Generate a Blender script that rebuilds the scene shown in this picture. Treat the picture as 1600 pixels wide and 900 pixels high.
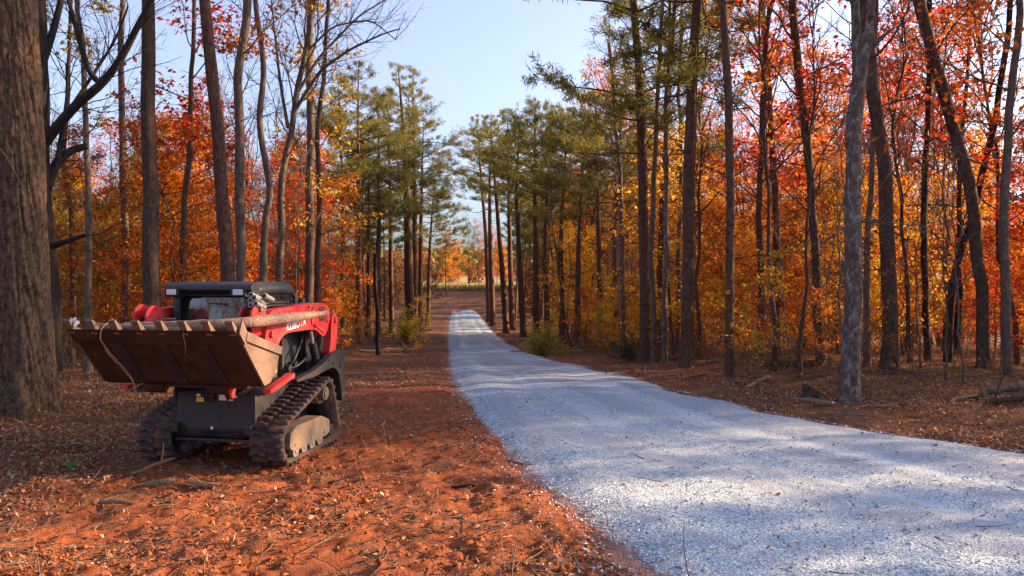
import bpy, bmesh, math, random
import numpy as np
from mathutils import Vector, Matrix

for _o in list(bpy.data.objects):
    bpy.data.objects.remove(_o)
scene = bpy.context.scene
COL = scene.collection
R = math.radians

# ------------------------------------------------------------------ camera
CAM_H = 2.15
FPX, HZ = 1200.0, 430.0            # focal length and horizon, in pixels of the 1600 px wide photograph
cam = bpy.data.cameras.new("camera")
cam.sensor_width = 36.0
cam.lens = 36.0 * FPX / 1600.0
cam.shift_y = -(450.0 - HZ) / 1600.0
cam.clip_start, cam.clip_end = 0.05, 3000
camo = bpy.data.objects.new("camera", cam)
camo.location = (0, 0, CAM_H)
camo.rotation_euler = (R(90), 0, 0)
COL.objects.link(camo)
scene.camera = camo

# ------------------------------------------------------------------ light
SUN_AZ, SUN_EL = R(15), R(19)      # azimuth measured from +X towards +Y
sdir = Vector((math.cos(SUN_EL) * math.cos(SUN_AZ), math.cos(SUN_EL) * math.sin(SUN_AZ), math.sin(SUN_EL)))
world = bpy.data.worlds.new("World")
scene.world = world
world.use_nodes = True
wn, wl = world.node_tree.nodes, world.node_tree.links
bg = wn["Background"]
sky = wn.new("ShaderNodeTexSky")
sky.sky_type = 'NISHITA'
sky.sun_disc = False
sky.sun_elevation = SUN_EL
sky.sun_rotation = math.atan2(sdir.x, sdir.y)
sky.air_density, sky.dust_density, sky.ozone_density = 1.0, 3.0, 6.0
hsv = wn.new("ShaderNodeHueSaturation")
hsv.inputs["Saturation"].default_value = 0.66
hsv.inputs["Hue"].default_value = 0.512
wl.new(sky.outputs[0], hsv.inputs["Color"]); wl.new(hsv.outputs[0], bg.inputs[0])
bg.inputs[1].default_value = 0.108
sl = bpy.data.lights.new("sun", 'SUN')
sl.energy = 5.0
sl.angle = R(0.9)
sl.color = (1.0, 0.66, 0.37)
so = bpy.data.objects.new("sun", sl)
so.location = (30, 10, 20)
so.rotation_euler = sdir.to_track_quat('Z', 'Y').to_euler()
COL.objects.link(so)

scene.view_settings.view_transform = 'Standard'
scene.view_settings.look = 'None'
scene.view_settings.exposure = 1.9
scene.view_settings.gamma = 1.0
scene.render.engine = 'CYCLES'
cy = scene.cycles
cy.max_bounces, cy.diffuse_bounces, cy.glossy_bounces, cy.transmission_bounces = 6, 4, 3, 4
cy.use_denoising = True
cy.sample_clamp_indirect = 6.0
cy.use_adaptive_sampling = True

# ------------------------------------------------------------------ tagging helpers
def tag(o, label=None, cat=None, group=None, kind=None):
    if label: o['label'] = label
    if cat: o['category'] = cat
    if group: o['group'] = group
    if kind: o['kind'] = kind
    return o

def link(o, parent=None):
    COL.objects.link(o)
    if parent is not None: o.parent = parent
    return o

def empty(name, loc=(0, 0, 0), rot=(0, 0, 0), parent=None):
    o = bpy.data.objects.new(name, None)
    o.empty_display_size = 0.2
    o.location, o.rotation_euler = loc, rot
    return link(o, parent)

def arr_mesh(name, verts, faces, mats=(), smooth=False):
    """mesh from numpy arrays; faces is an (n,k) array or a list of those"""
    if not isinstance(faces, (list, tuple)): faces = [faces]
    faces = [np.asarray(f, dtype=np.int32) for f in faces if len(f)]
    me = bpy.data.meshes.new(name)
    verts = np.asarray(verts, dtype=np.float32)
    me.vertices.add(len(verts))
    me.vertices.foreach_set("co", verts.ravel())
    loops = np.concatenate([f.ravel() for f in faces])
    tot = np.concatenate([np.full(len(f), f.shape[1], np.int32) for f in faces])
    st = np.concatenate([[0], np.cumsum(tot)[:-1]]).astype(np.int32)
    me.loops.add(len(loops)); me.loops.foreach_set("vertex_index", loops)
    me.polygons.add(len(tot)); me.polygons.foreach_set("loop_start", st); me.polygons.foreach_set("loop_total", tot)
    if smooth: me.polygons.foreach_set("use_smooth", np.ones(len(tot), bool))
    me.update(calc_edges=True)
    me.validate()
    for m in mats: me.materials.append(m)
    return me

def obj(name, me, parent=None):
    return link(bpy.data.objects.new(name, me), parent)

# ------------------------------------------------------------------ noise
def _hash(ix, iy, seed):
    n = (ix.astype(np.int64) * 374761393 + iy.astype(np.int64) * 668265263 + seed * 974634777) & 0x7fffffff
    n = ((n ^ (n >> 13)) * 1274126177) & 0x7fffffff
    return ((n ^ (n >> 16)) & 0xffff) / 65535.0

def vnoise(x, y, seed=0):
    x = np.asarray(x, float); y = np.asarray(y, float)
    ix, iy = np.floor(x), np.floor(y)
    fx, fy = x - ix, y - iy
    fx = fx * fx * (3 - 2 * fx); fy = fy * fy * (3 - 2 * fy)
    a = _hash(ix, iy, seed); b = _hash(ix + 1, iy, seed)
    c = _hash(ix, iy + 1, seed); d = _hash(ix + 1, iy + 1, seed)
    return (a + (b - a) * fx) * (1 - fy) + (c + (d - c) * fx) * fy - 0.5

def fbm(x, y, seed=0, octs=4, gain=0.5):
    s, a, f = 0, 1.0, 1.0
    for k in range(octs):
        s = s + a * vnoise(x * f + 17.3 * k, y * f - 9.1 * k, seed + k)
        a *= gain; f *= 2.03
    return s

def smooth01(t):
    t = np.clip(t, 0, 1)
    return t * t * (3 - 2 * t)

# ------------------------------------------------------------------ terrain
_zy = np.array([-700, 0, 9, 14, 20, 28, 36, 48, 60, 80, 95, 104, 116, 122, 135, 250, 400, 600, 900.])
_zz = np.array([0, 0, 0, -.05, -.32, -.9, -1.5, -2.15, -2.5, -2.6, -2.4, -1.7, -.15, .03, -.1, .4, 2, 10, 14])
_fy = np.linspace(-700, 900, 6401)
_fz = np.interp(_fy, _zy, _zz)
_k = np.hanning(25); _k /= _k.sum()
_fz = np.convolve(np.pad(_fz, 12, mode='edge'), _k, mode='valid')
def zbase(y): return np.interp(y, _fy, _fz)

ROAD_L = np.array([(6.0, -6), (3.6, 0), (1.75, 4), (1.01, 5.5), (.61, 7), (.27, 8.1), (-.08, 9.6), (-.57, 11.9), (-1.2, 16.2),
                   (-1.76, 21.1), (-3.1, 37), (-5.2, 62), (-6.6, 81), (-7.35, 92), (-7.2, 97), (-6.7, 101)])
ROAD_R = np.array([(22, -6), (17, 0), (11.5, 5), (7.9, 8), (6.27, 9.4), (5.24, 10.5), (4.73, 11.35), (4.06, 12.5), (3.62, 13.9), (3.1, 16),
                   (2.3, 20.4), (1.5, 27.2), (.8, 37), (-.35, 50), (-1.75, 66), (-3.0, 81), (-4.0, 92), (-4.7, 97), (-5.6, 101)])
def road_l(y): return np.interp(y, ROAD_L[:, 1], ROAD_L[:, 0])
def road_r(y): return np.interp(y, ROAD_R[:, 1], ROAD_R[:, 0])

def road_dist(x, y):
    """signed distance-like value: >0 outside the road, <0 inside (metres across)"""
    l, r = road_l(y), road_r(y)
    d = np.maximum(l - x, x - r)
    return np.where(y > 100.5, np.maximum(d, (y - 100.5) * 1.0), d)

def clay_mask(x, y):
    """1 on the bare graded clay, 0 on leaf-covered forest floor"""
    l = road_l(y)
    edge = np.interp(y, [-5, 4, 7, 9, 12, 16, 20, 26, 40, 60, 90, 115, 130], [-9, -6.5, -5.2, -4.0, -3.9, -4.2, -4.9, -5.6, -6.8, -9.3, -11.5, -13, -14])
    fade = 1 - .78 * smooth01((y - 11) / 10)
    n = fbm(x * .5, y * .35, 5, 4) * 2.2
    left = smooth01((x - edge + n) / 1.6) * (x < (l + road_r(y)) / 2) * fade
    rr = road_r(y)
    right = smooth01((1.0 - (x - rr) + n * .8) / 1.0) * (x >= (l + rr) / 2) * .45
    bank = ((y > 97) & (y < 124)) * smooth01((24 - np.abs(x + 6)) / 8) * .0
    return np.clip(np.maximum(np.maximum(left, right), bank), 0, 1)

def zground(x, y):
    x = np.asarray(x, float); y = np.asarray(y, float)
    z = zbase(y)
    d = road_dist(x, y)
    out = smooth01((d + .45) / .9)
    near = smooth01((30 - y) / 15)
    c = clay_mask(x, y)
    rough = fbm(x * 1.3, y * 1.3, 11, 4) * .075
    lump = np.maximum(0, fbm(x * 5.5, y * 4.2, 23, 4, .65)) * .042 + fbm(x * 15, y * 12, 31, 2) * .026
    ridge = (1 - np.abs(fbm(x * 2.2, y * 3.0, 41, 3) * 2.2)).clip(0, 1) ** 3 * .03
    z = z + out * (rough + near * (lump * (.55 + .5 * c) + ridge * c))
    # cleat prints left by the loader's tracks
    for ox, oy, dx, dy in ((-1.5, 5.6, .95, .31), (-1.2, 4.75, .95, .31), (-2.6, 8.2, .42, -.91), (-.9, 8.6, .42, -.91)):
        s_ = (x - ox) * dx + (y - oy) * dy; w_ = -(x - ox) * dy + (y - oy) * dx
        m_ = smooth01((.22 - np.abs(w_)) / .06) * smooth01((3.2 - np.abs(s_)) / .8) * c * smooth01(.3 + 2.2 * fbm(x * 1.1, y * 1.1, 131, 2))
        z = z + out * m_ * (.016 * np.sin(s_ * 6.283 / .17 + np.sign(w_) * .9) - .02)
    # forest floor banks up a little away from the road
    z = z + smooth01((x - road_r(y) - 1.0) / 5) * .22 * smooth01((60 - y) / 30)
    z = z + smooth01((-4.5 - x) / 4) * .12 * smooth01((60 - y) / 30)
    z = z - (1 - out) * .11
    # long gentle swells far to the sides
    z = z + smooth01((np.abs(x) - 30) / 60) * fbm(x * .02, y * .02, 77, 3) * 5
    return z

def gz(x, y): return float(zground(np.array([x]), np.array([y]))[0])
def at(px, py, Y):
    """photograph pixel and distance -> point in the world"""
    return np.array(((px - 800) / FPX * Y, Y, CAM_H + (HZ - py) / FPX * Y))

# ------------------------------------------------------------------ materials
class NT:
    def __init__(s, name):
        s.m = bpy.data.materials.new(name); s.m.use_nodes = True
        s.n, s.l = s.m.node_tree.nodes, s.m.node_tree.links
        s.b = s.n["Principled BSDF"]; s.out = s.n["Material Output"]
    def new(s, t, **k):
        x = s.n.new(t)
        for a, v in k.items():
            if a.startswith("i_"):
                nm = a[2:]
                x.inputs[int(nm) if nm.isdigit() else nm.replace("_", " ")].default_value = v
            else: setattr(x, a, v)
        return x
    def co(s, kind="Object", scale=(1, 1, 1), rnd=False):
        t = s.new("ShaderNodeTexCoord"); mp = s.new("ShaderNodeMapping")
        mp.inputs["Scale"].default_value = scale
        s.l.new(t.outputs[kind], mp.inputs[0])
        if rnd:
            oi = s.new("ShaderNodeObjectInfo"); mu = s.new("ShaderNodeMath", operation='MULTIPLY', i_1=57.0)
            s.l.new(oi.outputs["Random"], mu.inputs[0]); s.l.new(mu.outputs[0], mp.inputs["Location"])
        return mp.outputs[0]
    def noise(s, v, sc, det=4, rough=.6, dist=0.0):
        x = s.new("ShaderNodeTexNoise", i_Scale=sc, i_Detail=det, i_Roughness=rough, i_Distortion=dist)
        if v is not None: s.l.new(v, x.inputs["Vector"])
        return x.outputs["Fac"]
    def ramp(s, fac, stops, interp='LINEAR'):
        x = s.new("ShaderNodeValToRGB"); cr = x.color_ramp; cr.interpolation = interp
        while len(cr.elements) < len(stops): cr.elements.new(0.5)
        for e, (p, c) in zip(cr.elements, stops):
            e.position = p; e.color = (c, c, c, 1) if not hasattr(c, '__len__') else (*c, 1)
        s.l.new(fac, x.inputs[0]); return x.outputs[0]
    def mix(s, fac, a, b, mode='MIX'):
        x = s.new("ShaderNodeMix", data_type='RGBA', blend_type=mode)
        for v, i in ((fac, 0), (a, 6), (b, 7)):
            if hasattr(v, 'is_output'): s.l.new(v, x.inputs[i])
            else: x.inputs[i].default_value = v if not hasattr(v, '__len__') else ((*v, 1) if len(v) == 3 else v)
        return x.outputs[2]
    def bump(s, h, dist=.02, strength=1.0, prev=None):
        x = s.new("ShaderNodeBump", i_Strength=strength, i_Distance=dist)
        s.l.new(h, x.inputs["Height"])
        if prev is not None: s.l.new(prev, x.inputs["Normal"])
        s.l.new(x.outputs[0], s.b.inputs["Normal"]); return x.outputs[0]
    def col(s, c):
        if hasattr(c, 'is_output'): s.l.new(c, s.b.inputs["Base Color"])
        else: s.b.inputs["Base Color"].default_value = (*c, 1)
    def set(s, rough=.8, metal=0.0, spec=.5):
        s.b.inputs["Roughness"].default_value = rough; s.b.inputs["Metallic"].default_value = metal
        s.b.inputs["Specular IOR Level"].default_value = spec

def bark_mat(name, dark, light, sx=9, sz=1.6, bump=.03, lichen=None, fine=30):
    t = NT(name)
    v = t.co("Object", (sx, sx, sz), rnd=True)
    n = t.noise(v, 1.6, 5, .65, .6)
    v2 = t.co("Object", (fine, fine, fine * .35), rnd=True)
    n2 = t.noise(v2, 1.0, 3)
    c = t.ramp(n, [(.3, dark), (.52, tuple(.5 * (a + b) for a, b in zip(dark, light))), (.72, light)])
    c = t.mix(.35, c, t.ramp(n2, [(.3, .25), (.7, 1.0)]), 'MULTIPLY')
    if lichen:
        nl = t.noise(t.co("Object", (6, 6, 3.2), rnd=True), 1.8, 6, .75)
        c = t.mix(t.ramp(nl, [(.5, 0.), (.62, .75)]), c, lichen)
    t.col(c); t.set(.92, 0, .2)
    bb = t.bump(n, bump, 1.0)
    t.bump(n2, bump * .25, .7, bb)
    return t.m

def leaf_mat(name, cols, trans=.55, rndobj=.25):
    t = NT(name)
    g = t.new("ShaderNodeNewGeometry")
    k = len(cols)
    c = t.ramp(g.outputs["Random Per Island"], [(i / max(1, k - 1), q) for i, q in enumerate(cols)])
    oi = t.new("ShaderNodeObjectInfo")
    val = t.ramp(oi.outputs["Random"], [(0, 1 - rndobj), (1, 1.0 + rndobj * .4)])
    c = t.mix(1.0, c, val, 'MULTIPLY')
    t.col(c); t.set(.6, 0, .25)
    tr = t.new("ShaderNodeBsdfTranslucent"); t.l.new(c, tr.inputs[0])
    mx = t.new("ShaderNodeMixShader", i_0=trans)
    t.l.new(t.b.outputs[0], mx.inputs[1]); t.l.new(tr.outputs[0], mx.inputs[2])
    t.l.new(mx.outputs[0], t.out.inputs[0])
    return t.m

def paint(name, c, rough=.4, metal=0., dirt=None, amt=.5, scale=3., spec=.5, dust=None):
    t = NT(name)
    cc = c
    v = t.co("Object")
    if dirt is not None:
        n = t.noise(v, scale, 6, .68)
        cc = t.mix(t.ramp(n, [(.42, 0.), (.72, amt)]), c, dirt)
        n2 = t.noise(v, scale * 14, 3, .6)
        cc = t.mix(t.ramp(n2, [(.58, 0.), (.68, amt * .6)]), cc, dirt)
        t.l.new(t.ramp(n, [(.35, rough), (.7, min(1, rough + .35))]), t.b.inputs["Roughness"])
    t.col(cc); t.set(rough, metal, spec)
    if dirt is not None:
        t.bump(t.noise(v, scale * 9, 4), .004, .5)
    return t.m

M = {}
M['oak_bark'] = bark_mat('oak_bark', (.024, .014, .009), (.24, .145, .09), 11, 6.5, .05)
M['dark_bark'] = bark_mat('dark_bark', (.012, .010, .010), (.055, .042, .036), 8, 1.4, .04)
M['pine_bark'] = bark_mat('pine_bark', (.035, .018, .013), (.20, .105, .07), 12, 5.0, .04)
M['grey_bark'] = bark_mat('grey_bark', (.050, .038, .031), (.21, .155, .118), 10, 4.5, .02)
M['brown_bark'] = bark_mat('brown_bark', (.032, .020, .015), (.15, .092, .063), 12, 4.0, .03)
M['lichen_bark'] = bark_mat('lichen_bark', (.04, .03, .026), (.18, .13, .10), 14, 5.0, .03, (.27, .25, .235))
M['twig'] = bark_mat('twig', (.07, .045, .032), (.24, .165, .115), 20, 8, .004)
M['red_leaf'] = leaf_mat('red_leaf', [(.28, .016, .012), (.56, .04, .014), (.66, .10, .012), (.46, .025, .014), (.72, .19, .015)], .62)
M['orange_leaf'] = leaf_mat('orange_leaf', [(.42, .075, .010), (.74, .21, .015), (.80, .32, .022), (.60, .12, .012), (.84, .43, .03)], .62)
M['gold_leaf'] = leaf_mat('gold_leaf', [(.66, .26, .02), (.84, .44, .03), (.82, .54, .045), (.74, .32, .02), (.56, .44, .04)], .62)
M['lime_leaf'] = leaf_mat('lime_leaf', [(.16, .17, .025), (.34, .28, .035), (.46, .34, .04), (.24, .22, .03), (.52, .30, .03)])
M['tan_leaf'] = leaf_mat('tan_leaf', [(.15, .065, .03), (.30, .13, .045), (.22, .09, .035), (.40, .18, .05)])
M['rust_leaf'] = leaf_mat('rust_leaf', [(.28, .05, .012), (.48, .11, .016), (.58, .17, .02), (.36, .075, .014), (.52, .21, .03)], .6)
M['pine_needle'] = leaf_mat('pine_needle', [(.065, .090, .026), (.16, .17, .032), (.28, .22, .032), (.10, .12, .028), (.40, .27, .035)], .5)  # golden stops put a sunlit tone into some of the needles
M['cedar_leaf'] = leaf_mat('cedar_leaf', [(.035, .055, .025), (.06, .085, .03), (.09, .10, .03)], .25)
M['hill_leaf'] = leaf_mat('hill_leaf', [(.16, .19, .05), (.30, .28, .06), (.45, .34, .08), (.20, .22, .05)], .3)
M['litter'] = leaf_mat('litter', [(.15, .055, .028), (.32, .12, .045), (.26, .12, .07), (.46, .20, .07), (.21, .065, .028), (.54, .37, .23), (.34, .085, .025)], .25, 0)

def ground_material():
    t = NT('clay_ground')
    v = t.co("Object")
    clay = t.new("ShaderNodeAttribute", attribute_name="clay").outputs["Fac"]
    field = t.new("ShaderNodeAttribute", attribute_name="field").outputs["Fac"]
    big = t.noise(v, .55, 5, .6); mid = t.noise(v, 3.0, 6, .7); fine = t.noise(v, 22., 5, .7); grit = t.noise(v, 90., 3, .6)
    clayc = t.ramp(mid, [(.25, (.11, .028, .012)), (.45, (.20, .052, .019)), (.6, (.30, .085, .028)), (.8, (.44, .17, .065))])
    clayc = t.mix(t.ramp(big, [(.4, .0), (.65, .5)]), clayc, (.33, .10, .034))
    clayc = t.mix(t.ramp(fine, [(.5, 0.), (.7, .65)]), clayc, (.14, .05, .026))
    clayc = t.mix(t.ramp(t.noise(v, 1.4, 4, .65), [(.5, 0.), (.62, .6)]), clayc, (.17, .075, .042))
    clayc = t.mix(t.ramp(grit, [(.6, 0.), (.72, .35)]), clayc, (.40, .20, .10))
    duff = t.ramp(fine, [(.3, (.075, .032, .018)), (.5, (.17, .068, .032)), (.62, (.24, .11, .052)), (.75, (.36, .21, .12))])
    duff = t.mix(t.ramp(mid, [(.4, 0.), (.7, .6)]), duff, (.10, .05, .025))
    fieldc = t.ramp(mid, [(.3, (.22, .155, .06)), (.7, (.40, .28, .12))])
    a = t.new("ShaderNodeMath", operation='MULTIPLY_ADD', i_1=.9, i_2=-.45); t.l.new(mid, a.inputs[0])
    b = t.new("ShaderNodeMath", operation='ADD', use_clamp=True); t.l.new(clay, b.inputs[0]); t.l.new(a.outputs[0], b.inputs[1])
    fac = t.ramp(b.outputs[0], [(.3, 0.), (.6, 1.)])
    c = t.mix(fac, duff, clayc); c = t.mix(field, c, fieldc)
    t.col(c); t.set(.95, 0, .15)
    p = t.bump(mid, .05, .6); p = t.bump(fine, .028, .9, p); t.bump(grit, .008, .8, p)
    return t.m
M['ground'] = ground_material()

def gravel_material():
    t = NT('gravel_road')
    v = t.co("Object", (1, 1, .3))
    def vor(sc):
        x = t.new("ShaderNodeTexVoronoi", i_Scale=sc); t.l.new(v, x.inputs["Vector"]); return x
    a, b = vor(46.), vor(100.)
    big = t.noise(v, .7, 4, .6); mid = t.noise(v, 7., 4, .7)
    lane = t.new("ShaderNodeAttribute", attribute_name="lane").outputs["Fac"]
    rim = t.new("ShaderNodeAttribute", attribute_name="rim").outputs["Fac"]
    g1 = t.new("ShaderNodeSeparateColor"); t.l.new(a.outputs["Color"], g1.inputs[0])
    g2 = t.new("ShaderNodeSeparateColor"); t.l.new(b.outputs["Color"], g2.inputs[0])
    st = [(.0, (.125, .165, .205)), (.22, (.31, .385, .445)), (.6, (.46, .55, .62)), (.88, (.58, .665, .73)), (1., (.77, .82, .84))]
    c1 = t.ramp(g1.outputs[0], st); c2 = t.ramp(g2.outputs[0], st)
    c = t.mix(t.ramp(g1.outputs[1], [(.5, 0.), (.55, 1.)]), c1, c2)
    crack = t.ramp(a.outputs["Distance"], [(.25, 1.), (.75, .5)])
    c = t.mix(.65, c, crack, 'MULTIPLY')
    c = t.mix(t.ramp(lane, [(0., 0.), (1., .6)]), c, (.54, .625, .69))
    c = t.mix(t.ramp(t.new('ShaderNodeAttribute', attribute_name='streak').outputs['Fac'], [(.45, 0.), (.75, .5)]), c, (.28, .31, .37))
    c = t.mix(t.ramp(big, [(.5, 0.), (.68, .30)]), c, (.24, .27, .32))
    c = t.mix(t.ramp(mid, [(.6, 0.), (.75, .3)]), c, (.15, .165, .205))
    n = t.new("ShaderNodeMath", operation='MULTIPLY_ADD', i_1=1.3, i_2=-.65); t.l.new(mid, n.inputs[0])
    q = t.new("ShaderNodeMath", operation='ADD', use_clamp=True); t.l.new(rim, q.inputs[0]); t.l.new(n.outputs[0], q.inputs[1])
    c = t.mix(t.ramp(q.outputs[0], [(.40, 0.), (.70, .85)]), c, (.24, .10, .055))
    t.col(c); t.set(.9, 0, .2)
    p = t.bump(mid, .03, .5); p = t.bump(g1.outputs[0], .009, .9, p); t.bump(crack, .010, .8, p)
    return t.m
M['gravel'] = gravel_material()
def stone_material():
    t = NT('road_stone')
    g = t.new("ShaderNodeNewGeometry")
    t.col(t.ramp(g.outputs["Random Per Island"], [(0, (.16, .18, .22)), (.35, (.32, .35, .41)), (.7, (.48, .52, .58)), (1, (.70, .71, .72))]))
    t.set(.85, 0, .25); return t.m
M['stone'] = stone_material()
def clod_material():
    t = NT('clay_clod')
    g = t.new("ShaderNodeNewGeometry")
    t.col(t.ramp(g.outputs["Random Per Island"], [(0, (.13, .034, .013)), (.5, (.24, .068, .022)), (1, (.36, .12, .04))]))
    t.set(.95, 0, .1); t.bump(t.noise(t.co(), 60, 4), .01, .7); return t.m
M['clod'] = clod_material()

# ------------------------------------------------------------------ ground sheet
def axis(lo, hi, step, far_lo, far_hi, grow):
    a = list(np.arange(lo, hi, step)); s = step; x = a[-1]
    while x < far_hi: s *= grow; x += s; a.append(x)
    s = step; x = a[0]; b = []
    while x > far_lo: s *= grow; x -= s; b.append(x)
    return np.array(b[::-1] + a)
gx = axis(-8.5, 9.0, .045, -900, 900, 1.06)
gy = axis(4.4, 13, .036, -300, 1200, 1.03)
GX, GY = np.meshgrid(gx, gy)
GZ = zground(GX.ravel(), GY.ravel())
gv = np.stack([GX.ravel(), GY.ravel(), GZ], 1)
nx, ny = len(gx), len(gy)
ii = (np.arange(ny - 1)[:, None] * nx + np.arange(nx - 1)[None, :]).ravel()
gm = arr_mesh('ground', gv, np.stack([ii, ii + 1, ii + nx + 1, ii + nx], 1), [M['ground']], True)
for nm, val in (('clay', clay_mask(GX.ravel(), GY.ravel())), ('field', smooth01((GY.ravel() - 120) / 4) * (GY.ravel() < 420))):
    at_ = gm.attributes.new(nm, 'FLOAT', 'POINT'); at_.data.foreach_set('value', np.asarray(val, np.float32))
tag(obj('ground', gm), kind='structure')

# gravel road: crowned sheet whose ragged edges sink into the clay
ry = np.concatenate([np.arange(-5, 3, .5), np.arange(3, 16, .06), 16 + np.cumsum(np.linspace(.06, .7, 230))])
ry = ry[ry < 100.6]
nt = 150
T = np.linspace(-1, 1, nt)
RY, TT = np.meshgrid(ry, T, indexing='ij')
Lx, Rx = road_l(RY), road_r(RY)
over = .22
mid_, hw = (Lx + Rx) / 2, (Rx - Lx) / 2 + over
RX = mid_ + hw * TT
edge = (hw - np.abs(RX - mid_))           # metres to the sheet's rim
RZ = zbase(RY) - .06 + .11 * smooth01(edge / .95) + fbm(RX * 1.1, RY * .9, 67, 4) * .12 * (1 - smooth01(edge / 1.1)) + fbm(RX * 2.2, RY * 1.2, 61, 4) * .012 + fbm(RX * 9, RY * 9, 63, 2) * .010 * smooth01((18 - RY) / 6)
RZ = np.minimum(RZ, RZ - .03 * np.exp(-((np.abs(RX - mid_) - .85) / .28) ** 2))
endfade = smooth01((99.0 - RY + fbm(RX * .6, RY * .4, 91, 3) * 5) / 4)
RZ = RZ - (1 - endfade) * .2
n2 = nt
jj = (np.arange(len(ry) - 1)[:, None] * n2 + np.arange(n2 - 1)[None, :]).ravel()
rm = arr_mesh('gravel_road', np.stack([RX.ravel(), RY.ravel(), RZ.ravel()], 1), np.stack([jj, jj + 1, jj + n2 + 1, jj + n2], 1), [M['gravel']], True)
for nm, val in (('lane', np.exp(-((np.abs(RX - mid_ + .15 * np.sin(RY * .3)) - .85) / .30) ** 2) * (.6 + 1.1 * fbm(RX * 1.5, RY * .25, 71, 3)).clip(0, 1)), ('streak', .5 + 1.3 * fbm(TT * 7 * hw / 2.2 + .4 * np.sin(RY * .2), RY * .09, 171, 3)), ('rim', np.exp(-(edge / .38) ** 2) + (1 - endfade))):
    at_ = rm.attributes.new(nm, 'FLOAT', 'POINT'); at_.data.foreach_set('value', np.asarray(val, np.float32).ravel())
tag(obj('gravel_road', rm), kind='structure')
def zroad(x, y):
    l, r = road_l(y), road_r(y); m = (l + r) / 2; h = (r - l) / 2 + over
    return zbase(y) - .05 + .10 * smooth01((h - np.abs(x - m)) / .75)

# ------------------------------------------------------------------ vegetation builders
def norm(v): return v / (np.linalg.norm(v) + 1e-9)

def poly(rng, p, d, L, n, wob=.15, up=0.0):
    pts = [np.array(p, float)]; d = norm(np.array(d, float))
    for i in range(n):
        d = norm(d + rng.normal(0, wob, 3) + np.array([0, 0, up]))
        pts.append(pts[-1] + d * L / n)
    return np.array(pts)

def tubes(polys):
    """(points, radii, sides) list -> verts, [quads, tris...]"""
    V, Q, base = [], [], 0
    for pts, rad, k in polys:
        n = len(pts)
        t = np.gradient(pts, axis=0); t /= np.linalg.norm(t, axis=1)[:, None] + 1e-9
        m = norm(t.mean(0)); ref = np.array([1., 0, 0]) if abs(m[0]) < .7 else np.array([0, 1., 0])
        a = np.cross(t, ref); a /= np.linalg.norm(a, axis=1)[:, None] + 1e-9
        b = np.cross(t, a)
        th = np.arange(k) / k * 2 * np.pi
        ring = pts[:, None, :] + np.asarray(rad)[:, None, None] * (np.cos(th)[None, :, None] * a[:, None, :] + np.sin(th)[None, :, None] * b[:, None, :])
        V.append(ring.reshape(-1, 3))
        i = (np.arange(n - 1)[:, None] * k + np.arange(k)[None, :]).ravel() + base
        j = (np.arange(n - 1)[:, None] * k + (np.arange(k)[None, :] + 1) % k).ravel() + base
        Q.append(np.stack([j, i, i + k, j + k], 1))
        base += n * k
    return np.concatenate(V), np.concatenate(Q)

def leaves(rng, C, size, flat=.5, aspect=.55, D=None, var=.5):
    """kite-shaped leaf faces centred on C"""
    n = len(C)
    s = size * (1 + rng.uniform(-var, var, n))[:, None]
    nrm = rng.normal(0, 1, (n, 3)); nrm[:, 2] += flat * 3 * np.sign(rng.uniform(-.3, 1, n))
    nrm /= np.linalg.norm(nrm, axis=1)[:, None]
    a = rng.normal(0, 1, (n, 3)) if D is None else D + rng.normal(0, .35, (n, 3))
    a -= nrm * (a * nrm).sum(1)[:, None]; a /= np.linalg.norm(a, axis=1)[:, None] + 1e-9
    b = np.cross(nrm, a)
    P = np.stack([C - a * s * .5, C + b * s * aspect * .5 + a * s * .08, C + a * s * .5, C - b * s * aspect * .5 + a * s * .08], 1)
    P[:, 1] += nrm * s * .10; P[:, 3] += nrm * s * .10
    return P.reshape(-1, 3), np.arange(4 * n).reshape(n, 4)

def taper(r0, r1, n, p=1.0): return r0 + (r1 - r0) * np.linspace(0, 1, n) ** p

def trunk_path(rng, H, lean=(0, 0), wob=.02, n=14):
    z = np.linspace(0, 1, n)
    wx, wy = np.cumsum(rng.normal(0, wob, n)), np.cumsum(rng.normal(0, wob, n))
    return np.stack([lean[0] * z + (wx - wx[0]) * H * .1, lean[1] * z + (wy - wy[0]) * H * .1, H * z - .25 * (z == 0)], 1)

def trunk_poly(P, r0, r1, sides=10, flare=.35, rng=None):
    h = P[:, 2] - P[0, 2]
    r = taper(r0, r1, len(P), .8) * (1 + flare * np.exp(-h / .35))
    return (P, r, sides)

def refine(P, step):
    d = np.concatenate([[0], np.cumsum(np.linalg.norm(np.diff(P, axis=0), axis=1))])
    s = np.linspace(0, d[-1], max(4, int(d[-1] / step) + 1))
    Q = np.stack([np.interp(s, d, P[:, i]) for i in range(3)], 1)
    # soften the corners
    for _ in range(2): Q[1:-1] = (Q[:-2] + 2 * Q[1:-1] + Q[2:]) / 4
    return Q

def on_path(P, z): return np.array([np.interp(z, P[:, 2], P[:, 0]), np.interp(z, P[:, 2], P[:, 1]), z])

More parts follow.
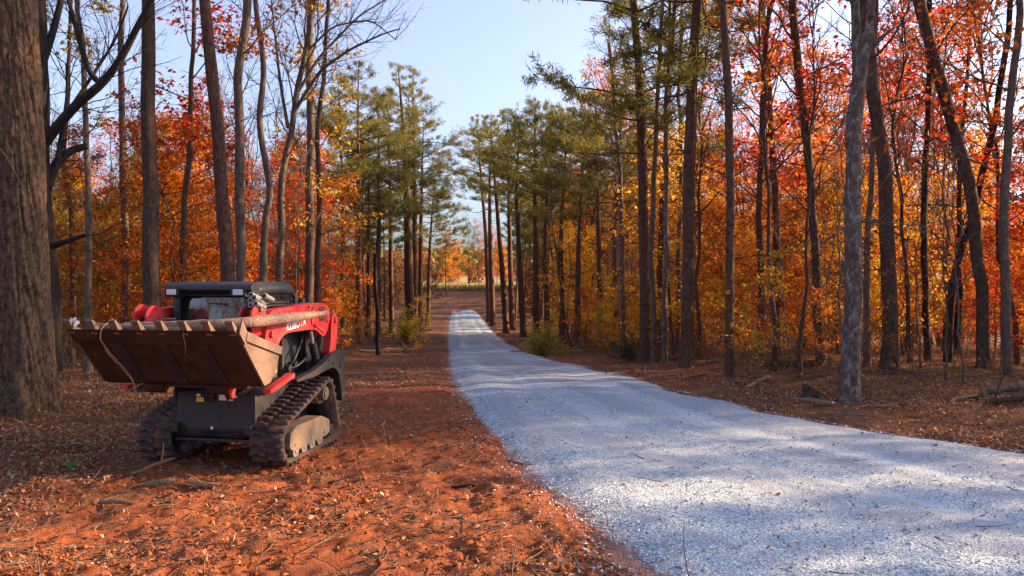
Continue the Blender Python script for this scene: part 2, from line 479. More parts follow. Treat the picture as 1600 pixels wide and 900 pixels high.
def broad_limbs(rng, P, r0, z0, n1=14, L1=2.6, el=.45, n2=5, n3=4, leafn=9, lsize=.11, spread=.16, thin=1.0, lmin=.5, up=.05):
    """limbs, twigs and leaf anchor points of a broadleaf tree on trunk path P"""
    polys, anchors = [], []
    H = P[-1, 2]
    for i in range(n1):
        f = (i + rng.uniform(0, 1)) / n1
        z = z0 + (H - z0) * f
        az = i * 2.4 + rng.uniform(-.5, .5)
        L = L1 * (lmin + (1 - lmin) * math.sin(math.pi * min(1, .25 + .75 * f))) * rng.uniform(.7, 1.2)
        e = el + .5 * f + rng.uniform(-.2, .2)
        d = np.array([math.cos(az) * math.cos(e), math.sin(az) * math.cos(e), math.sin(e)])
        B = poly(rng, on_path(P, z), d, L, 7, .13, up)
        rb = max(.007, min(r0 * .38, L * .011)) * thin
        polys.append((B, taper(rb, rb * .3, 8), 5))
        for k in range(n2):
            q = rng.uniform(.25, 1.0); b = B[min(7, int(q * 7))]
            d2 = norm(d + rng.normal(0, .75, 3) + np.array([0, 0, .1]))
            L2 = L * rng.uniform(.25, .5)
            S = poly(rng, b, d2, L2, 5, .16, up)
            polys.append((S, taper(rb * .42, rb * .16, 6), 4))
            for w in range(n3):
                b3 = S[rng.integers(1, 6)]
                T3 = poly(rng, b3, norm(d2 + rng.normal(0, .8, 3)), L2 * rng.uniform(.3, .6), 3, .2, up)
                polys.append((T3, taper(rb * .2, rb * .09, 4), 3))
                if leafn:
                    m = rng.poisson(leafn)
                    if m: anchors.append(T3[rng.integers(0, 4, m)] + rng.normal(0, spread, (m, 3)) * np.array([1, 1, .55]))
    A = np.concatenate(anchors) if anchors else np.zeros((0, 3))
    return polys, A

def pine_limbs(rng, P, r0, z0, n1=46, L1=2.2, tuft=8, dead=10, top=.35, size=.26, gap=.0, dens=1.0):
    polys, C, D = [], [], []
    H = P[-1, 2]
    for i in range(dead):                                   # dead snags below the crown
        z = z0 * rng.uniform(.45, 1.0)
        az = rng.uniform(0, 6.28)
        B = poly(rng, on_path(P, z), (math.cos(az), math.sin(az), rng.uniform(-.15, .35)), rng.uniform(.4, 1.5), 4, .14)
        polys.append((B, taper(.016, .004, 5), 4))
    for i in range(n1):
        f = ((i // 3 + rng.uniform(-.12, .12)) / (n1 / 3.0))
        f = max(f, 0) ** .82      # loose whorls leave gaps of sky between layers
        f = min(max(f, 0), .985)
        z = z0 + (H - z0) * f
        az = i * 2.2 + rng.uniform(-.7, .7)
        L = L1 * (.62 + .38 * math.sin(math.pi * min(1, .2 + .8 * f))) * min(1, .22 + 1.5 * (1 - f)) * rng.choice([.4, .8, 1.0, 1.25])
        e = .02 + .6 * f * f + rng.uniform(-.15, .22)
        d = np.array([math.cos(az) * math.cos(e), math.sin(az) * math.cos(e), math.sin(e)])
        B = poly(rng, on_path(P, z), d, L, 6, .12, .03)
        rb = min(r0 * .3, .012 + L * .009)
        polys.append((B, taper(rb, .006, 7), 5))
        for k in range(max(3, int(tuft * L / 1.7 * dens))):
            q = rng.uniform(.42, 1.0) ** .7; b = B[0] + (B[-1] - B[0]) * q; b = B[min(6, int(round(q * 6)))]
            side = norm(np.cross(d, [0, 0, 1.])) * (1 if k % 2 else -1)
            d2 = norm(d * .7 + side * rng.uniform(.3, 1.1) + np.array([0, 0, rng.uniform(0, .5)]))
            S = poly(rng, b, d2, L * rng.uniform(.12, .34) * (1.2 - .4 * q) + .08, 3, .18, .05)
            polys.append((S, taper(.007, .003, 4), 3))
            for w in (1, 2, 3):
                m = int(rng.integers(7, 14))
                C.append(S[w] + rng.normal(0, .06, (m, 3)) + np.array([0, 0, .02]))
                D.append(np.tile(d2, (m, 1)) + rng.normal(0, .6, (m, 3)) + np.array([0, 0, .25]))
    C, D = np.concatenate(C), np.concatenate(D)
    D /= np.linalg.norm(D, axis=1)[:, None]
    return polys, C + D * size * .4, D

def tree_obj(name, trunk_polys, bark, crown=None, crown_mat=None, loc=(0, 0, 0)):
    root = empty(name, loc)
    v, q = tubes(trunk_polys)
    obj('trunk', arr_mesh('trunk', v, q, [bark], True), root)
    if crown is not None and len(crown[0]):
        obj('crown', arr_mesh('crown', crown[0], crown[1], [crown_mat]), root)
    return root

def copy_tree(root, loc, rz=0., sc=1., lean=(0, 0), mat=None, bark=None):
    r = root.copy(); COL.objects.link(r)
    r.location = loc; r.rotation_euler = (lean[0], lean[1], rz); r.scale = (sc, sc, sc)
    for ch in list(root.children):
        c = ch.copy(); COL.objects.link(c); c.parent = r
        mm = mat if ch.name.startswith('crown') else bark
        if mm is not None:
            c.material_slots[0].link = 'OBJECT'; c.material_slots[0].material = mm
    return r

PROTO = {}
def proto(kind, seed):
    """trees that are copied: built once, used at their own first place"""
    key = (kind, seed)
    if key in PROTO: return PROTO[key]
    rng = np.random.default_rng(1000 + seed * 7 + sum(map(ord, kind)))
    if kind == 'understory':          # slender, leafy from low down
        H = 7.5 + seed * .8
        P = trunk_path(rng, H, rng.normal(0, .5, 2), .09)
        tp = [trunk_poly(P, .055, .012, 7, .2)]
        pl, A = broad_limbs(rng, P, .055, .9, 26, 2.1, .12, 6, 4, 9, .12, .15, up=.0)
        d = tree_data(tp + pl, leaves(rng, A, .125, .5))
    elif kind == 'sapling':
        H = 3.2 + seed * .5
        P = trunk_path(rng, H, rng.normal(0, .25, 2), .10)
        pl, A = broad_limbs(rng, P, .022, .35, 16, 1.1, .3, 4, 3, 6, .1, .1, up=.02)
        d = tree_data([trunk_poly(P, .022, .006, 6, .2)] + pl, leaves(rng, A, .11, .5))
    elif kind == 'oak':               # tall trunk, crown high up
        H = 17 + seed
        P = trunk_path(rng, H, rng.normal(0, .9, 2), .05)
        pl, A = broad_limbs(rng, P, .15, 3.2 + seed * .5, 28, 3.4, .35, 7, 4, 7, .14, .2, up=.02)
        d = tree_data([trunk_poly(P, .15, .03, 9)] + pl, leaves(rng, A, .15, .45))
    elif kind == 'bare':              # leafless
        H = 14 + seed
        P = trunk_path(rng, H, rng.normal(0, .8, 2), .07)
        pl, A = broad_limbs(rng, P, .09, 4.0, 17, 3.0, .75, 7, 6, 0, .1, .1, up=.07)
        d = tree_data([trunk_poly(P, .09, .015, 8)] + pl, None)
    elif kind == 'pine':
        H = 17.5
        P = trunk_path(rng, H, rng.normal(0, .35, 2), .022)
        pl, C, D = pine_limbs(rng, P, .14, 7.0 + (seed % 3) * 1.2, 46, 2.1, 9)
        d = tree_data([trunk_poly(P, .145, .02, 9)] + pl, leaves(rng, C, .27, .3, .10, D))
    elif kind == 'youngpine':
        H = 7.0
        P = trunk_path(rng, H, rng.normal(0, .2, 2), .02)
        pl, C, D = pine_limbs(rng, P, .07, .8, 50, 1.7, 9, 0, .2)
        d = tree_data([trunk_poly(P, .07, .012, 7)] + pl, leaves(rng, C, .25, .3, .12, D))
    elif kind == 'bush':
        polys, C = [], []
        for i in range(26):
            az = rng.uniform(0, 6.28); e = rng.uniform(.35, 1.45)
            B = poly(rng, (rng.normal(0, .12), rng.normal(0, .12), -.05), (math.cos(az) * math.cos(e), math.sin(az) * math.cos(e), math.sin(e)), rng.uniform(.8, 1.6), 6, .16, .04)
            polys.append((B, taper(.012, .003, 7), 4))
            for k in range(9):
                S = poly(rng, B[rng.integers(2, 7)], norm(rng.normal(0, 1, 3) + [0, 0, .5]), rng.uniform(.15, .4), 3, .2)
                polys.append((S, taper(.005, .002, 4), 3))
                C.append(S[rng.integers(0, 4, 9)] + rng.normal(0, .05, (9, 3)))
        d = tree_data(polys, leaves(rng, np.concatenate(C), .085, .4))
    PROTO[key] = d
    return d

def tree_data(polys, crown):
    v, q = tubes(polys)
    return arr_mesh('trunk', v, q, [M['brown_bark']], True), (arr_mesh('crown', crown[0], crown[1], [M['orange_leaf']]) if crown is not None else None)

def plant(name, kind, seed, loc, label, cat, group, mat=None, bark=None, rz=0, sc=1., lean=(0, 0)):
    tm, cm = proto(kind, seed)
    root = empty(name, loc, (lean[0], lean[1], rz)); root.scale = (sc, sc, sc)
    t = obj('trunk', tm, root)
    if bark is not None: t.material_slots[0].link = 'OBJECT'; t.material_slots[0].material = M[bark]
    if cm is not None:
        c = obj('crown', cm, root)
        if mat is not None: c.material_slots[0].link = 'OBJECT'; c.material_slots[0].material = M[mat]
    return tag(root, label, cat, group)

def furrowed(P, r0, r1, flare, seed, sides=170, step=.03, depth=.085, roots=5):
    """a thick old trunk with real bark furrows and root buttresses"""
    Q = refine(P, step); n = len(Q)
    th = np.arange(sides) / sides * 2 * np.pi
    h = Q[:, 2] - Q[0, 2]
    TH, HH = np.meshgrid(th, h)
    r = (taper(r0, r1, n, .9))[:, None] * np.ones_like(TH)
    rw = fbm(np.cos(TH) * 2 + 5, np.sin(TH) * 2 + HH * .1, seed, 2)
    r *= 1 + .10 * rw
    butt = np.exp(-HH / 1.2) * .16 + np.exp(-HH / .5) * flare * (.55 + .45 * np.cos(TH * roots + 2 * rw * 3))
    r *= 1 + butt
    u, v = np.cos(TH) * 5.2 + HH * .12, np.sin(TH) * 5.2
    f = fbm(u + .6 * vnoise(HH * 1.7, TH * 3, seed + 9), v * 1.0 + HH * 2.0, seed + 3, 3)
    plate = np.abs(f) ** .6
    r += depth * (plate - .45) + .008 * fbm(TH * 30, HH * 22, seed + 5, 2)
    V = np.stack([Q[:, 0:1] + r * np.cos(TH), Q[:, 1:2] + r * np.sin(TH), Q[:, 2:3] + 0 * r], 2).reshape(-1, 3)
    i = (np.arange(n - 1)[:, None] * sides + np.arange(sides)[None, :]).ravel()
    j = (np.arange(n - 1)[:, None] * sides + (np.arange(sides)[None, :] + 1) % sides).ravel()
    return V, np.stack([i, j, j + sides, i + sides], 1)

def px_path(pts, Y, base_z=None, dy=0.):
    """photograph trunk axis at distance Y -> path local to its foot, plus the foot"""
    W = np.array([at(px, py, Y + dy * k / max(1, len(pts) - 1)) for k, (px, py) in enumerate(pts)])
    foot = np.array([W[0, 0], W[0, 1], gz(W[0, 0], W[0, 1])])
    W[0, 2] = foot[2] - .25
    return W - foot, foot

def feature(name, pts, Y, wpx, H, bark, label, cat='tree', style=None, mat=None, seed=1, z0=7., extra=(), step=.25, flare=.75, group=None, forks=(), kw={}, sides=12, dy=0.):
    rng = np.random.default_rng(seed)
    P, foot = px_path(pts, Y, dy=dy)
    d = norm(P[-1] - P[-2]); d = norm(d + np.array([0, 0, .6]))
    if P[-1, 2] < H:
        P = np.vstack([P, P[-1] + d * (H - P[-1, 2]) / max(.3, d[2])])
    Q = refine(P, step)
    Q[1:, :2] += np.stack([fbm(Q[1:, 2] * .7, 0 * Q[1:, 2] + seed, seed, 3), fbm(Q[1:, 2] * .7, 5 + 0 * Q[1:, 2], seed + 8, 3)], 1) * (.035 if style == 'pine' else .08)
    r0 = wpx[0] / FPX * Y / 2; r1 = wpx[1] / FPX * Y / 2
    zt = max(1, at(0, 0, Y)[2] - foot[2])
    rr = np.interp(Q[:, 2], [0, zt, Q[-1, 2]], [r0, r1, r1 * .25])
    hh = Q[:, 2] - Q[0, 2]
    if style == 'pine': rr = np.minimum(rr, r0 * (1 - Q[:, 2] / Q[-1, 2]) ** .75 * 1.1 + .008)
    rr = rr * (1 + flare * np.exp(-hh / .28)) * (1 + .045 * fbm(hh * 2.1, 0 * hh, seed + 4, 3))
    polys = [(Q, rr, sides)]
    for fp, fw, fY in forks:                                  # big limbs read off the photograph
        F = np.array([at(px, py, Y + fY * k / max(1, len(fp) - 1)) for k, (px, py) in enumerate(fp)]) - foot
        F = refine(F, .2)
        polys.append((F, taper(fw[0] / FPX * Y / 2, fw[1] / FPX * Y / 2, len(F)), 8))
        if style in ('bare', 'barefork'):
            for k in range(int(len(F) * .8)):
                b = F[rng.integers(len(F) // 4, len(F))]
                B = poly(rng, b, norm(F[-1] - F[0]) + rng.normal(0, .7, 3) + np.array([0, 0, .4]), rng.uniform(.6, 1.8), 6, .16, .05)
                polys.append((B, taper(.012, .004, 7), 4))
                for w in range(5):
                    polys.append((poly(rng, B[rng.integers(1, 7)], norm(B[-1] - B[0]) + rng.normal(0, .6, 3), rng.uniform(.3, .8), 4, .2, .04), taper(.005, .002, 5), 3))
    crown, cm = None, None
    if style == 'pine':
        pl, C, D = pine_limbs(rng, Q, r0, z0, **kw); crown = leaves(rng, C, .26, .3, .10, D); cm = M[mat or 'pine_needle']
    elif style == 'broad':
        pl, A = broad_limbs(rng, Q, r0, z0, **kw); crown = leaves(rng, A, .14, .45); cm = M[mat or 'orange_leaf']
    elif style in ('bare', 'barefork'):
        pl, A = broad_limbs(rng, Q, r0, z0, leafn=0, **kw)
    else: pl = []
    return tag(tree_obj(name, polys + pl, M[bark], crown, cm, tuple(foot)), label, cat, group)

# ------------------------------------------------------------------ the trees one can point to
# great oak at the left edge: real furrows
P, foot = px_path([(42, 650), (36, 560), (32, 440), (30, 250), (26, 100), (22, 0)], 11.7)
P = np.vstack([P, P[-1] + np.array([-.1, 0, 2.5])])
ro = empty('oak_tree', tuple(foot))
v, q = furrowed(P, .41, .27, .75, 3)
obj('trunk', arr_mesh('trunk', v, q, [M['oak_bark']], True), ro)
rng = np.random.default_rng(5)
top = P[-1]
lim = [(np.vstack([top - [0, 0, .3], top + [0, 0, 3], top + [.3, .2, 8]]), [.27, .2, .06], 8)]
for k in range(9):
    az = rng.uniform(0, 6.28)
    lim.append((poly(rng, top + np.array([0, 0, rng.uniform(0, 5)]), (math.cos(az), math.sin(az), .5), rng.uniform(3, 5), 7, .15, .03), taper(.09, .02, 8), 6))
v, q = tubes(lim); obj('limbs', arr_mesh('limbs', v, q, [M['oak_bark']], True), ro)
# a thin vine climbing its face
vp = refine(np.array([at(*p) for p in [(0, 232, 11.28), (14, 250, 11.28), (30, 283, 11.28), (48, 318, 11.32)]]) - foot, .08)
v, q = tubes([(vp, taper(.012, .006, len(vp)), 5)]); obj('vine', arr_mesh('vine', v, q, [M['twig']], True), ro)
tag(ro, 'massive oak trunk with deeply furrowed bark at the left edge behind the loader bucket', 'tree')

feature('crooked_tree', [(78, 600), (76, 450), (70, 330), (66, 200), (62, 100)], 15.5, (30, 22), 9.6, 'dark_bark',
        'dark crooked leafless tree with a huge forking limb right beside the massive oak', style='barefork', z0=7.5, seed=3,
        forks=[([(64, 232), (90, 196), (122, 160), (160, 132), (192, 88), (214, 42), (242, -8), (262, -60)], (17, 7), -1.0),
               ([(70, 300), (90, 245), (108, 232), (136, 228)], (17, 11), .4),
               ([(160, 132), (140, 118), (126, 70), (112, 20), (96, -40)], (10, 5), .6),
               ([(62, 110), (80, 60), (96, 0), (104, -60)], (13, 7), .5), ([(66, 95), (58, 45), (52, 0)], (9, 5), -.6),
               ([(78, 386), (100, 378), (131, 368)], (11, 6), -.4), ([(90, 248), (98, 200), (106, 150), (104, 100)], (8, 4), .5),
               ([(104, 178), (150, 110), (182, 60), (200, 10)], (6, 3), .8)],
        kw=dict(n1=10, L1=2.2, el=.7, n2=6, n3=5))
F = feature
F('slender_tree', [(141, 560), (139, 420), (134, 250), (127, 60), (122, 0)], 17.5, (11, 7), 14, 'grey_bark', 'slender grey trunk between the crooked dark tree and the thick knotted trunk', style='bare', z0=6, seed=11, kw=dict(n1=12, L1=1.6, n2=5, n3=5))
F('slender_tree', [(113, 560), (116, 420), (113, 340), (98, 250), (106, 120), (112, 0)], 21, (9, 5), 14, 'brown_bark', 'thin wavering trunk with yellow leaves growing just behind the crooked dark tree', style='broad', mat='lime_leaf', z0=3.2, seed=12, kw=dict(n1=14, L1=1.6, leafn=5))
F('slender_tree', [(196, 550), (195, 420), (192, 250), (190, 120), (193, 0)], 22, (13, 8), 16, 'grey_bark', 'straight pale thin trunk standing left of the thick knotted trunk', style='bare', z0=6, seed=13, kw=dict(n1=12, L1=1.8, n2=5, n3=5))
F('thick_tree', [(241, 570), (239, 450), (236, 300), (232, 170), (231, 60), (230, 0)], 17, (28, 19), 17, 'brown_bark', 'thick knotted straight trunk rising behind the raised bucket', style='broad', mat='rust_leaf', z0=9, seed=14, kw=dict(n1=12, L1=2.6))
F('slender_tree', [(287, 560), (286, 430), (287, 320), (298, 240), (299, 140), (303, 0)], 20, (11, 6), 13, 'brown_bark', 'thin bent trunk with red foliage behind the loader cab', style='broad', mat='red_leaf', z0=4.5, seed=15, kw=dict(n1=16, L1=2.0, leafn=8))
F('pine_tree', [(361, 560), (356, 430), (344, 260), (333, 120), (321, 0)], 17.5, (24, 17), 19, 'pine_bark', 'bare brown pine trunk leaning left above the loader cab', style='pine', z0=10.5, seed=16, kw=dict(n1=30, L1=2.0))
F('tall_tree', [(378, 560), (375, 420), (372, 250), (374, 120), (385, 0)], 18.5, (16, 13), 17, 'grey_bark', 'dark straight trunk close beside the leaning pine behind the cab', style='broad', mat='rust_leaf', z0=7.0, seed=17, kw=dict(n1=14, L1=2.4, leafn=8))
F('crooked_tree', [(412, 560), (411, 430), (416, 340), (424, 300), (412, 240), (405, 190), (412, 120), (400, 20)], 21, (13, 8), 15, 'grey_bark', 'pale crooked trunk with an S bend above the cab roof', style='bare', z0=6.5, seed=18, kw=dict(n1=12, L1=2.2))
F('bare_tree', [(432, 560), (436, 420), (440, 300), (456, 180), (474, 105), (489, 20)], 23, (14, 7), 13.5, 'grey_bark', 'leafless tree leaning right with long limbs fanning over the loader into the sky', style='barefork', z0=6, seed=19,
  forks=[([(456, 180), (500, 110), (545, 78), (600, 52), (625, 45)], (7, 2), -1), ([(462, 150), (498, 90), (560, 25), (610, -5)], (6, 2), 1), ([(450, 200), (438, 130), (430, 60), (424, 0)], (6, 2), 0), ([(480, 80), (520, 40), (580, 30), (618, 62)], (4, 1.5), .5)],
  kw=dict(n1=16, L1=2.6, n2=7, n3=6, el=.8))
F('tall_tree', [(483, 560), (483, 400), (484, 230), (484, 110), (486, 0)], 26, (15, 11), 20, 'grey_bark', 'tall straight pale trunk behind the raised loader arm', style='bare', z0=8, seed=20, kw=dict(n1=14, L1=2.8, n2=7, n3=6))
F('slender_tree', [(496, 560), (496, 430), (500, 300), (497, 200), (506, 120), (512, 40)], 24, (10, 6), 12, 'brown_bark', 'slim dark trunk with golden leaves directly behind the loader arm pivot', style='broad', mat='gold_leaf', z0=3.5, seed=21, kw=dict(n1=14, L1=1.6, leafn=5))
F('dead_snag', [(590, 547), (589, 480), (587, 430), (587, 396)], 32, (7, 5), 3.4, 'dark_bark', 'short dead dark snag standing at the clearing edge right of the loader', seed=22)

# pines left of the road
left_pines = [((641, 505), (636, 300), (630, 190), (622, 105), 57, 16, 'tall pine at the left forest edge with a golden green top beside the road'),
              ((648, 505), (648, 300), (646, 190), (645, 108), 59, 10, 'tall pine close against the right side of the golden topped pine'),
              ((656, 500), (658, 330), (660, 250), (662, 190), 64, 9, 'shorter dark pine nearest the sky gap on the left of the road'),
              ((590, 525), (592, 330), (592, 200), (590, 150), 50, 10, 'dense dark pine just left of the golden topped pine'),
              ((560, 530), (561, 330), (560, 190), (560, 100), 46, 10, 'tall narrow pine between the leafless tree and the dense dark pine'),
              ((536, 530), (536, 330), (532, 200), (528, 130), 44, 9, 'slim dark pine behind the fanning bare limbs'),
              ((575, 525), (577, 330), (576, 240), (574, 185), 56, 8, 'small pine filling the gap behind the dense dark pine'),
              ((612, 520), (610, 330), (608, 240), (606, 165), 62, 8, 'distant pine seen between two taller pines left of the road'),
              ((668, 490), (672, 380), (676, 320), (680, 275), 72, 7, 'sparse pine with flat layered limbs hanging into the sky gap')]
for i, (a, b, c, d, Y, w, lab) in enumerate(left_pines):
    tz = at(0, d[1], Y)[2]; foot_z = gz((a[0] - 800) / FPX * Y, Y); H = tz - foot_z
    F('pine_tree', [a, b, c, d], Y, (w, w * .5), H + .2, 'pine_bark', lab, style='pine', z0=H * (.40 + .05 * (i % 3)), seed=40 + i, group='pines left of the road', step=.6, sides=8, kw=dict(n1=51, L1=3.2, tuft=9, dead=22, dens=1.0))

# pines right of the road
right_pines = [((764, 495), (760, 380), (752, 280), (744, 186), 78, 8, 'thin pine at the left end of the pine row along the gravel road'),
               ((770, 500), (766, 380), (765, 280), (768, 184), 72, 9, 'second pine from the sky gap in the row along the road'),
               ((792, 512), (783, 400), (774, 290), (768, 200), 62, 10, 'pine leaning left in the row beside the distant road'),
               ((800, 520), (797, 400), (795, 290), (793, 178), 66, 9, 'pine with a broad pale green top right of the sky gap'),
               ((818, 530), (812, 400), (806, 300), (812, 200), 56, 10, 'dark pine standing behind the green roadside bush'),
               ((838, 535), (838, 400), (836, 280), (836, 165), 52, 11, 'tallest golden green pine in the row right of the road'),
               ((856, 535), (852, 400), (856, 280), (862, 172), 50, 10, 'pine with a rounded olive top next to the tallest one'),
               ((880, 540), (876, 400), (880, 290), (888, 180), 47, 10, 'dense pine behind the green bush with a wide crown'),
               ((902, 545), (904, 400), (908, 300), (915, 190), 44, 10, 'olive pine near the dark foreground trunks'),
               ((938, 550), (936, 400), (934, 300), (930, 160), 40, 10, 'loose pine whose top shows left of the tall dark trunks'),
               ((962, 552), (960, 400), (964, 300), (972, 150), 38, 10, 'bushy pine directly behind the tall dark trunks')]
for i, (a, b, c, d, Y, w, lab) in enumerate(right_pines):
    tz = at(0, d[1], Y)[2]; foot_z = gz((a[0] - 800) / FPX * Y, Y); H = tz - foot_z
    F('pine_tree', [a, b, c, d], Y, (w, w * .5), H + .2, 'pine_bark', lab, style='pine', z0=H * (.54 + .05 * (i % 3)), seed=60 + i, group='pines right of the road', step=.6, sides=8, kw=dict(n1=48, L1=3.0, tuft=9, dead=22, dens=.95))

# foreground trunks right of the road
F('pine_tree', [(1008, 567), (1007, 420), (1004, 250), (998, 100), (989, 0)], 23.5, (18, 13), 19, 'pine_bark', 'tall dark pine trunk nearest the road, first of the right hand trunks', style='pine', z0=6.4, seed=81, kw=dict(n1=66, L1=2.8, tuft=9, dead=16, dens=1.15))
F('slender_tree', [(1021, 569), (1020, 480), (1017, 400), (1024, 250), (1030, 100), (1036, 0)], 23, (9, 6), 15, 'grey_bark', 'thin pale stem close behind the first dark pine trunk on the right', style='bare', z0=5, seed=82, kw=dict(n1=14, L1=1.8))
F('slender_tree', [(1041, 571), (1038, 450), (1043, 330), (1040, 180), (1050, 60), (1053, 0)], 22.5, (9, 6), 15, 'lichen_bark', 'thin silvery stem midway between the two thick dark pine trunks', style='bare', z0=5, seed=83, kw=dict(n1=14, L1=1.9))
F('pine_tree', [(1027, 565), (1030, 450), (1034, 320), (1044, 150), (1047, 0)], 27, (10, 8), 18, 'pine_bark', 'slim brown pine stem showing between the pale stem and the silvery stem', style='pine', z0=7.0, seed=84, kw=dict(n1=52, L1=2.6, tuft=9, dens=1.1))
F('pine_tree', [(1072, 575), (1075, 430), (1077, 280), (1083, 120), (1089, 0)], 20.5, (21, 17), 19, 'pine_bark', 'thickest straight dark pine trunk on the right bank of the road', style='pine', z0=7.4, seed=85, kw=dict(n1=60, L1=2.6, tuft=10, dens=1.3))
F('pine_tree', [(1139, 592), (1141, 450), (1141, 300), (1137, 130), (1129, 0)], 17.3, (15, 12), 18, 'pine_bark', 'slim dark pine trunk standing beside the small yellow sapling', style='pine', z0=9.5, seed=86, kw=dict(n1=34, L1=2.2))
F('forked_tree', [(1327, 628), (1330, 500), (1332, 350), (1334, 200), (1341, 110)], 13.2, (29, 20), 6.3, 'lichen_bark', 'pale lichen covered trunk forking near the top, nearest on the right bank', style='barefork', z0=5.4, seed=87, step=.12, sides=20,
  forks=[([(1340, 130), (1338, 60), (1336, 0), (1330, -120), (1326, -260)], (17, 6), .3), ([(1341, 130), (1356, 70), (1362, 0), (1370, -120), (1372, -240)], (16, 6), -.3),
         ([(1355, 82), (1375, 62), (1391, 47)], (8, 4), -.3), ([(1332, 352), (1322, 346), (1310, 358), (1302, 372)], (4, 2), -.25), ([(1332, 350), (1350, 346), (1372, 343)], (5, 2), -.2)],
  kw=dict(n1=6, L1=1.6))
F('tall_tree', [(1281, 585), (1277, 450), (1270, 300), (1252, 150), (1237, 0)], 19.5, (14, 12), 15, 'brown_bark', 'brown trunk leaning left, immediately left of the pale forked trunk', style='broad', mat='red_leaf', z0=4.5, seed=88, kw=dict(n1=22, L1=2.6, leafn=8))
F('tall_tree', [(1390, 597), (1390, 450), (1384, 280), (1372, 180), (1360, 110), (1352, 0)], 17, (24, 18), 16, 'brown_bark', 'stout brown trunk leaning left just right of the pale forked trunk', style='broad', mat='red_leaf', z0=5.5, seed=89, kw=dict(n1=20, L1=2.6, leafn=8))
F('leaning_tree', [(1540, 600), (1534, 450), (1520, 320), (1494, 210), (1462, 100), (1432, 0)], 17.5, (18, 17), 14, 'brown_bark', 'long trunk leaning far left across the red foliage near the right edge', style='broad', mat='rust_leaf', z0=6, seed=90, kw=dict(n1=16, L1=2.4, leafn=7))
F('slender_tree', [(1572, 604), (1574, 450), (1570, 320), (1580, 150), (1592, 0)], 15.8, (15, 10), 13, 'grey_bark', 'grey trunk with a dark shaded base, last one before the right edge of the woods', style='broad', mat='rust_leaf', z0=3.4, seed=91, kw=dict(n1=18, L1=2.0, leafn=6))
F('slender_tree', [(1354, 590), (1356, 480), (1358, 340), (1362, 200), (1366, 60)], 18.5, (10, 7), 13, 'grey_bark', 'narrow grey stem seen between the pale forked trunk and the stout brown trunk', style='bare', z0=4, seed=92, kw=dict(n1=12, L1=1.4))
F('slender_tree', [(1448, 560), (1446, 430), (1440, 330), (1452, 220), (1455, 80), (1450, 0)], 21, (10, 8), 14, 'dark_bark', 'dark upright stem in the red foliage between the stout trunk and the leaning one', style='broad', mat='red_leaf', z0=4.5, seed=93, kw=dict(n1=18, L1=2.2, leafn=8))
F('slender_tree', [(1186, 580), (1188, 450), (1186, 330), (1190, 200), (1198, 60), (1202, 0)], 21, (11, 8), 14, 'brown_bark', 'brown trunk with orange leaves right of the slim dark pine', style='broad', mat='orange_leaf', z0=3.5, seed=94, kw=dict(n1=22, L1=2.2, leafn=7))
F('slender_tree', [(1217, 570), (1214, 430), (1210, 300), (1202, 160), (1190, 0)], 24, (12, 9), 15, 'brown_bark', 'brown trunk leaning left among orange leaves, two trunks left of the pale forked one', style='broad', mat='red_leaf', z0=5, seed=95, kw=dict(n1=22, L1=2.4, leafn=8))
F('crooked_tree', [(1480, 545), (1482, 460), (1502, 400), (1524, 330), (1534, 280), (1560, 160), (1575, 40)], 19.5, (12, 8), 13, 'dark_bark', 'dark crooked stem bending right, crossing the far leaning trunk', style='bare', z0=5, seed=96, kw=dict(n1=12, L1=1.8))

F('bare_tree', [(975, 560), (973, 420), (968, 280), (962, 180), (955, 100)], 28, (8, 5), 11.5, 'grey_bark', 'fine twiggy leafless tree just left of the first dark pine trunk', style='bare', z0=3.5, seed=97, kw=dict(n1=24, L1=2.3, n2=8, n3=7))
F('bare_tree', [(1058, 560), (1060, 420), (1064, 280), (1060, 150), (1066, 40)], 29, (8, 5), 13, 'grey_bark', 'fine twiggy leafless tree between the silvery stem and the thickest pine trunk', style='bare', z0=4.0, seed=98, kw=dict(n1=24, L1=2.3, n2=8, n3=7))

# shrubs with a look of their own
M['bush_leaf'] = leaf_mat('bush_leaf', [(.26, .26, .03), (.46, .38, .04), (.36, .34, .04), (.56, .42, .05)], .55, 0)
def spot(px, Y): X = (px - 800) / FPX * Y; return (X, Y, gz(X, Y))
plant('shrub', 'bush', 1, spot(846, 33), 'low rounded green yellow bush growing beside the gravel road', 'bush', None, 'bush_leaf', 'twig', 0, 1.2)
plant('sapling', 'sapling', 1, spot(1180, 16.4), 'small sapling with bright yellow leaves right of the slim dark pine', 'sapling', None, 'gold_leaf', 'twig', 1, .7)
plant('shrub', 'bush', 2, spot(632, 47), 'yellow green bush under the pines at the left forest edge', 'bush', None, 'bush_leaf', 'twig', 2, 1.5)
plant('cedar_tree', 'youngpine', 5, spot(673, 104), 'dark green cedar standing left of the far end of the road', 'tree', None, 'cedar_leaf', None, 0, .75)
plant('shrub', 'bush', 3, spot(985, 25), 'small dark green bush at the foot of the first dark pine trunk', 'bush', None, 'cedar_leaf', 'twig', 2, .55)
plant('sapling', 'sapling', 2, spot(700, 40)[:0] or spot(655, 30), 'golden sapling at the clearing edge in front of the left pines', 'sapling', None, 'gold_leaf', 'twig', 2, .55)

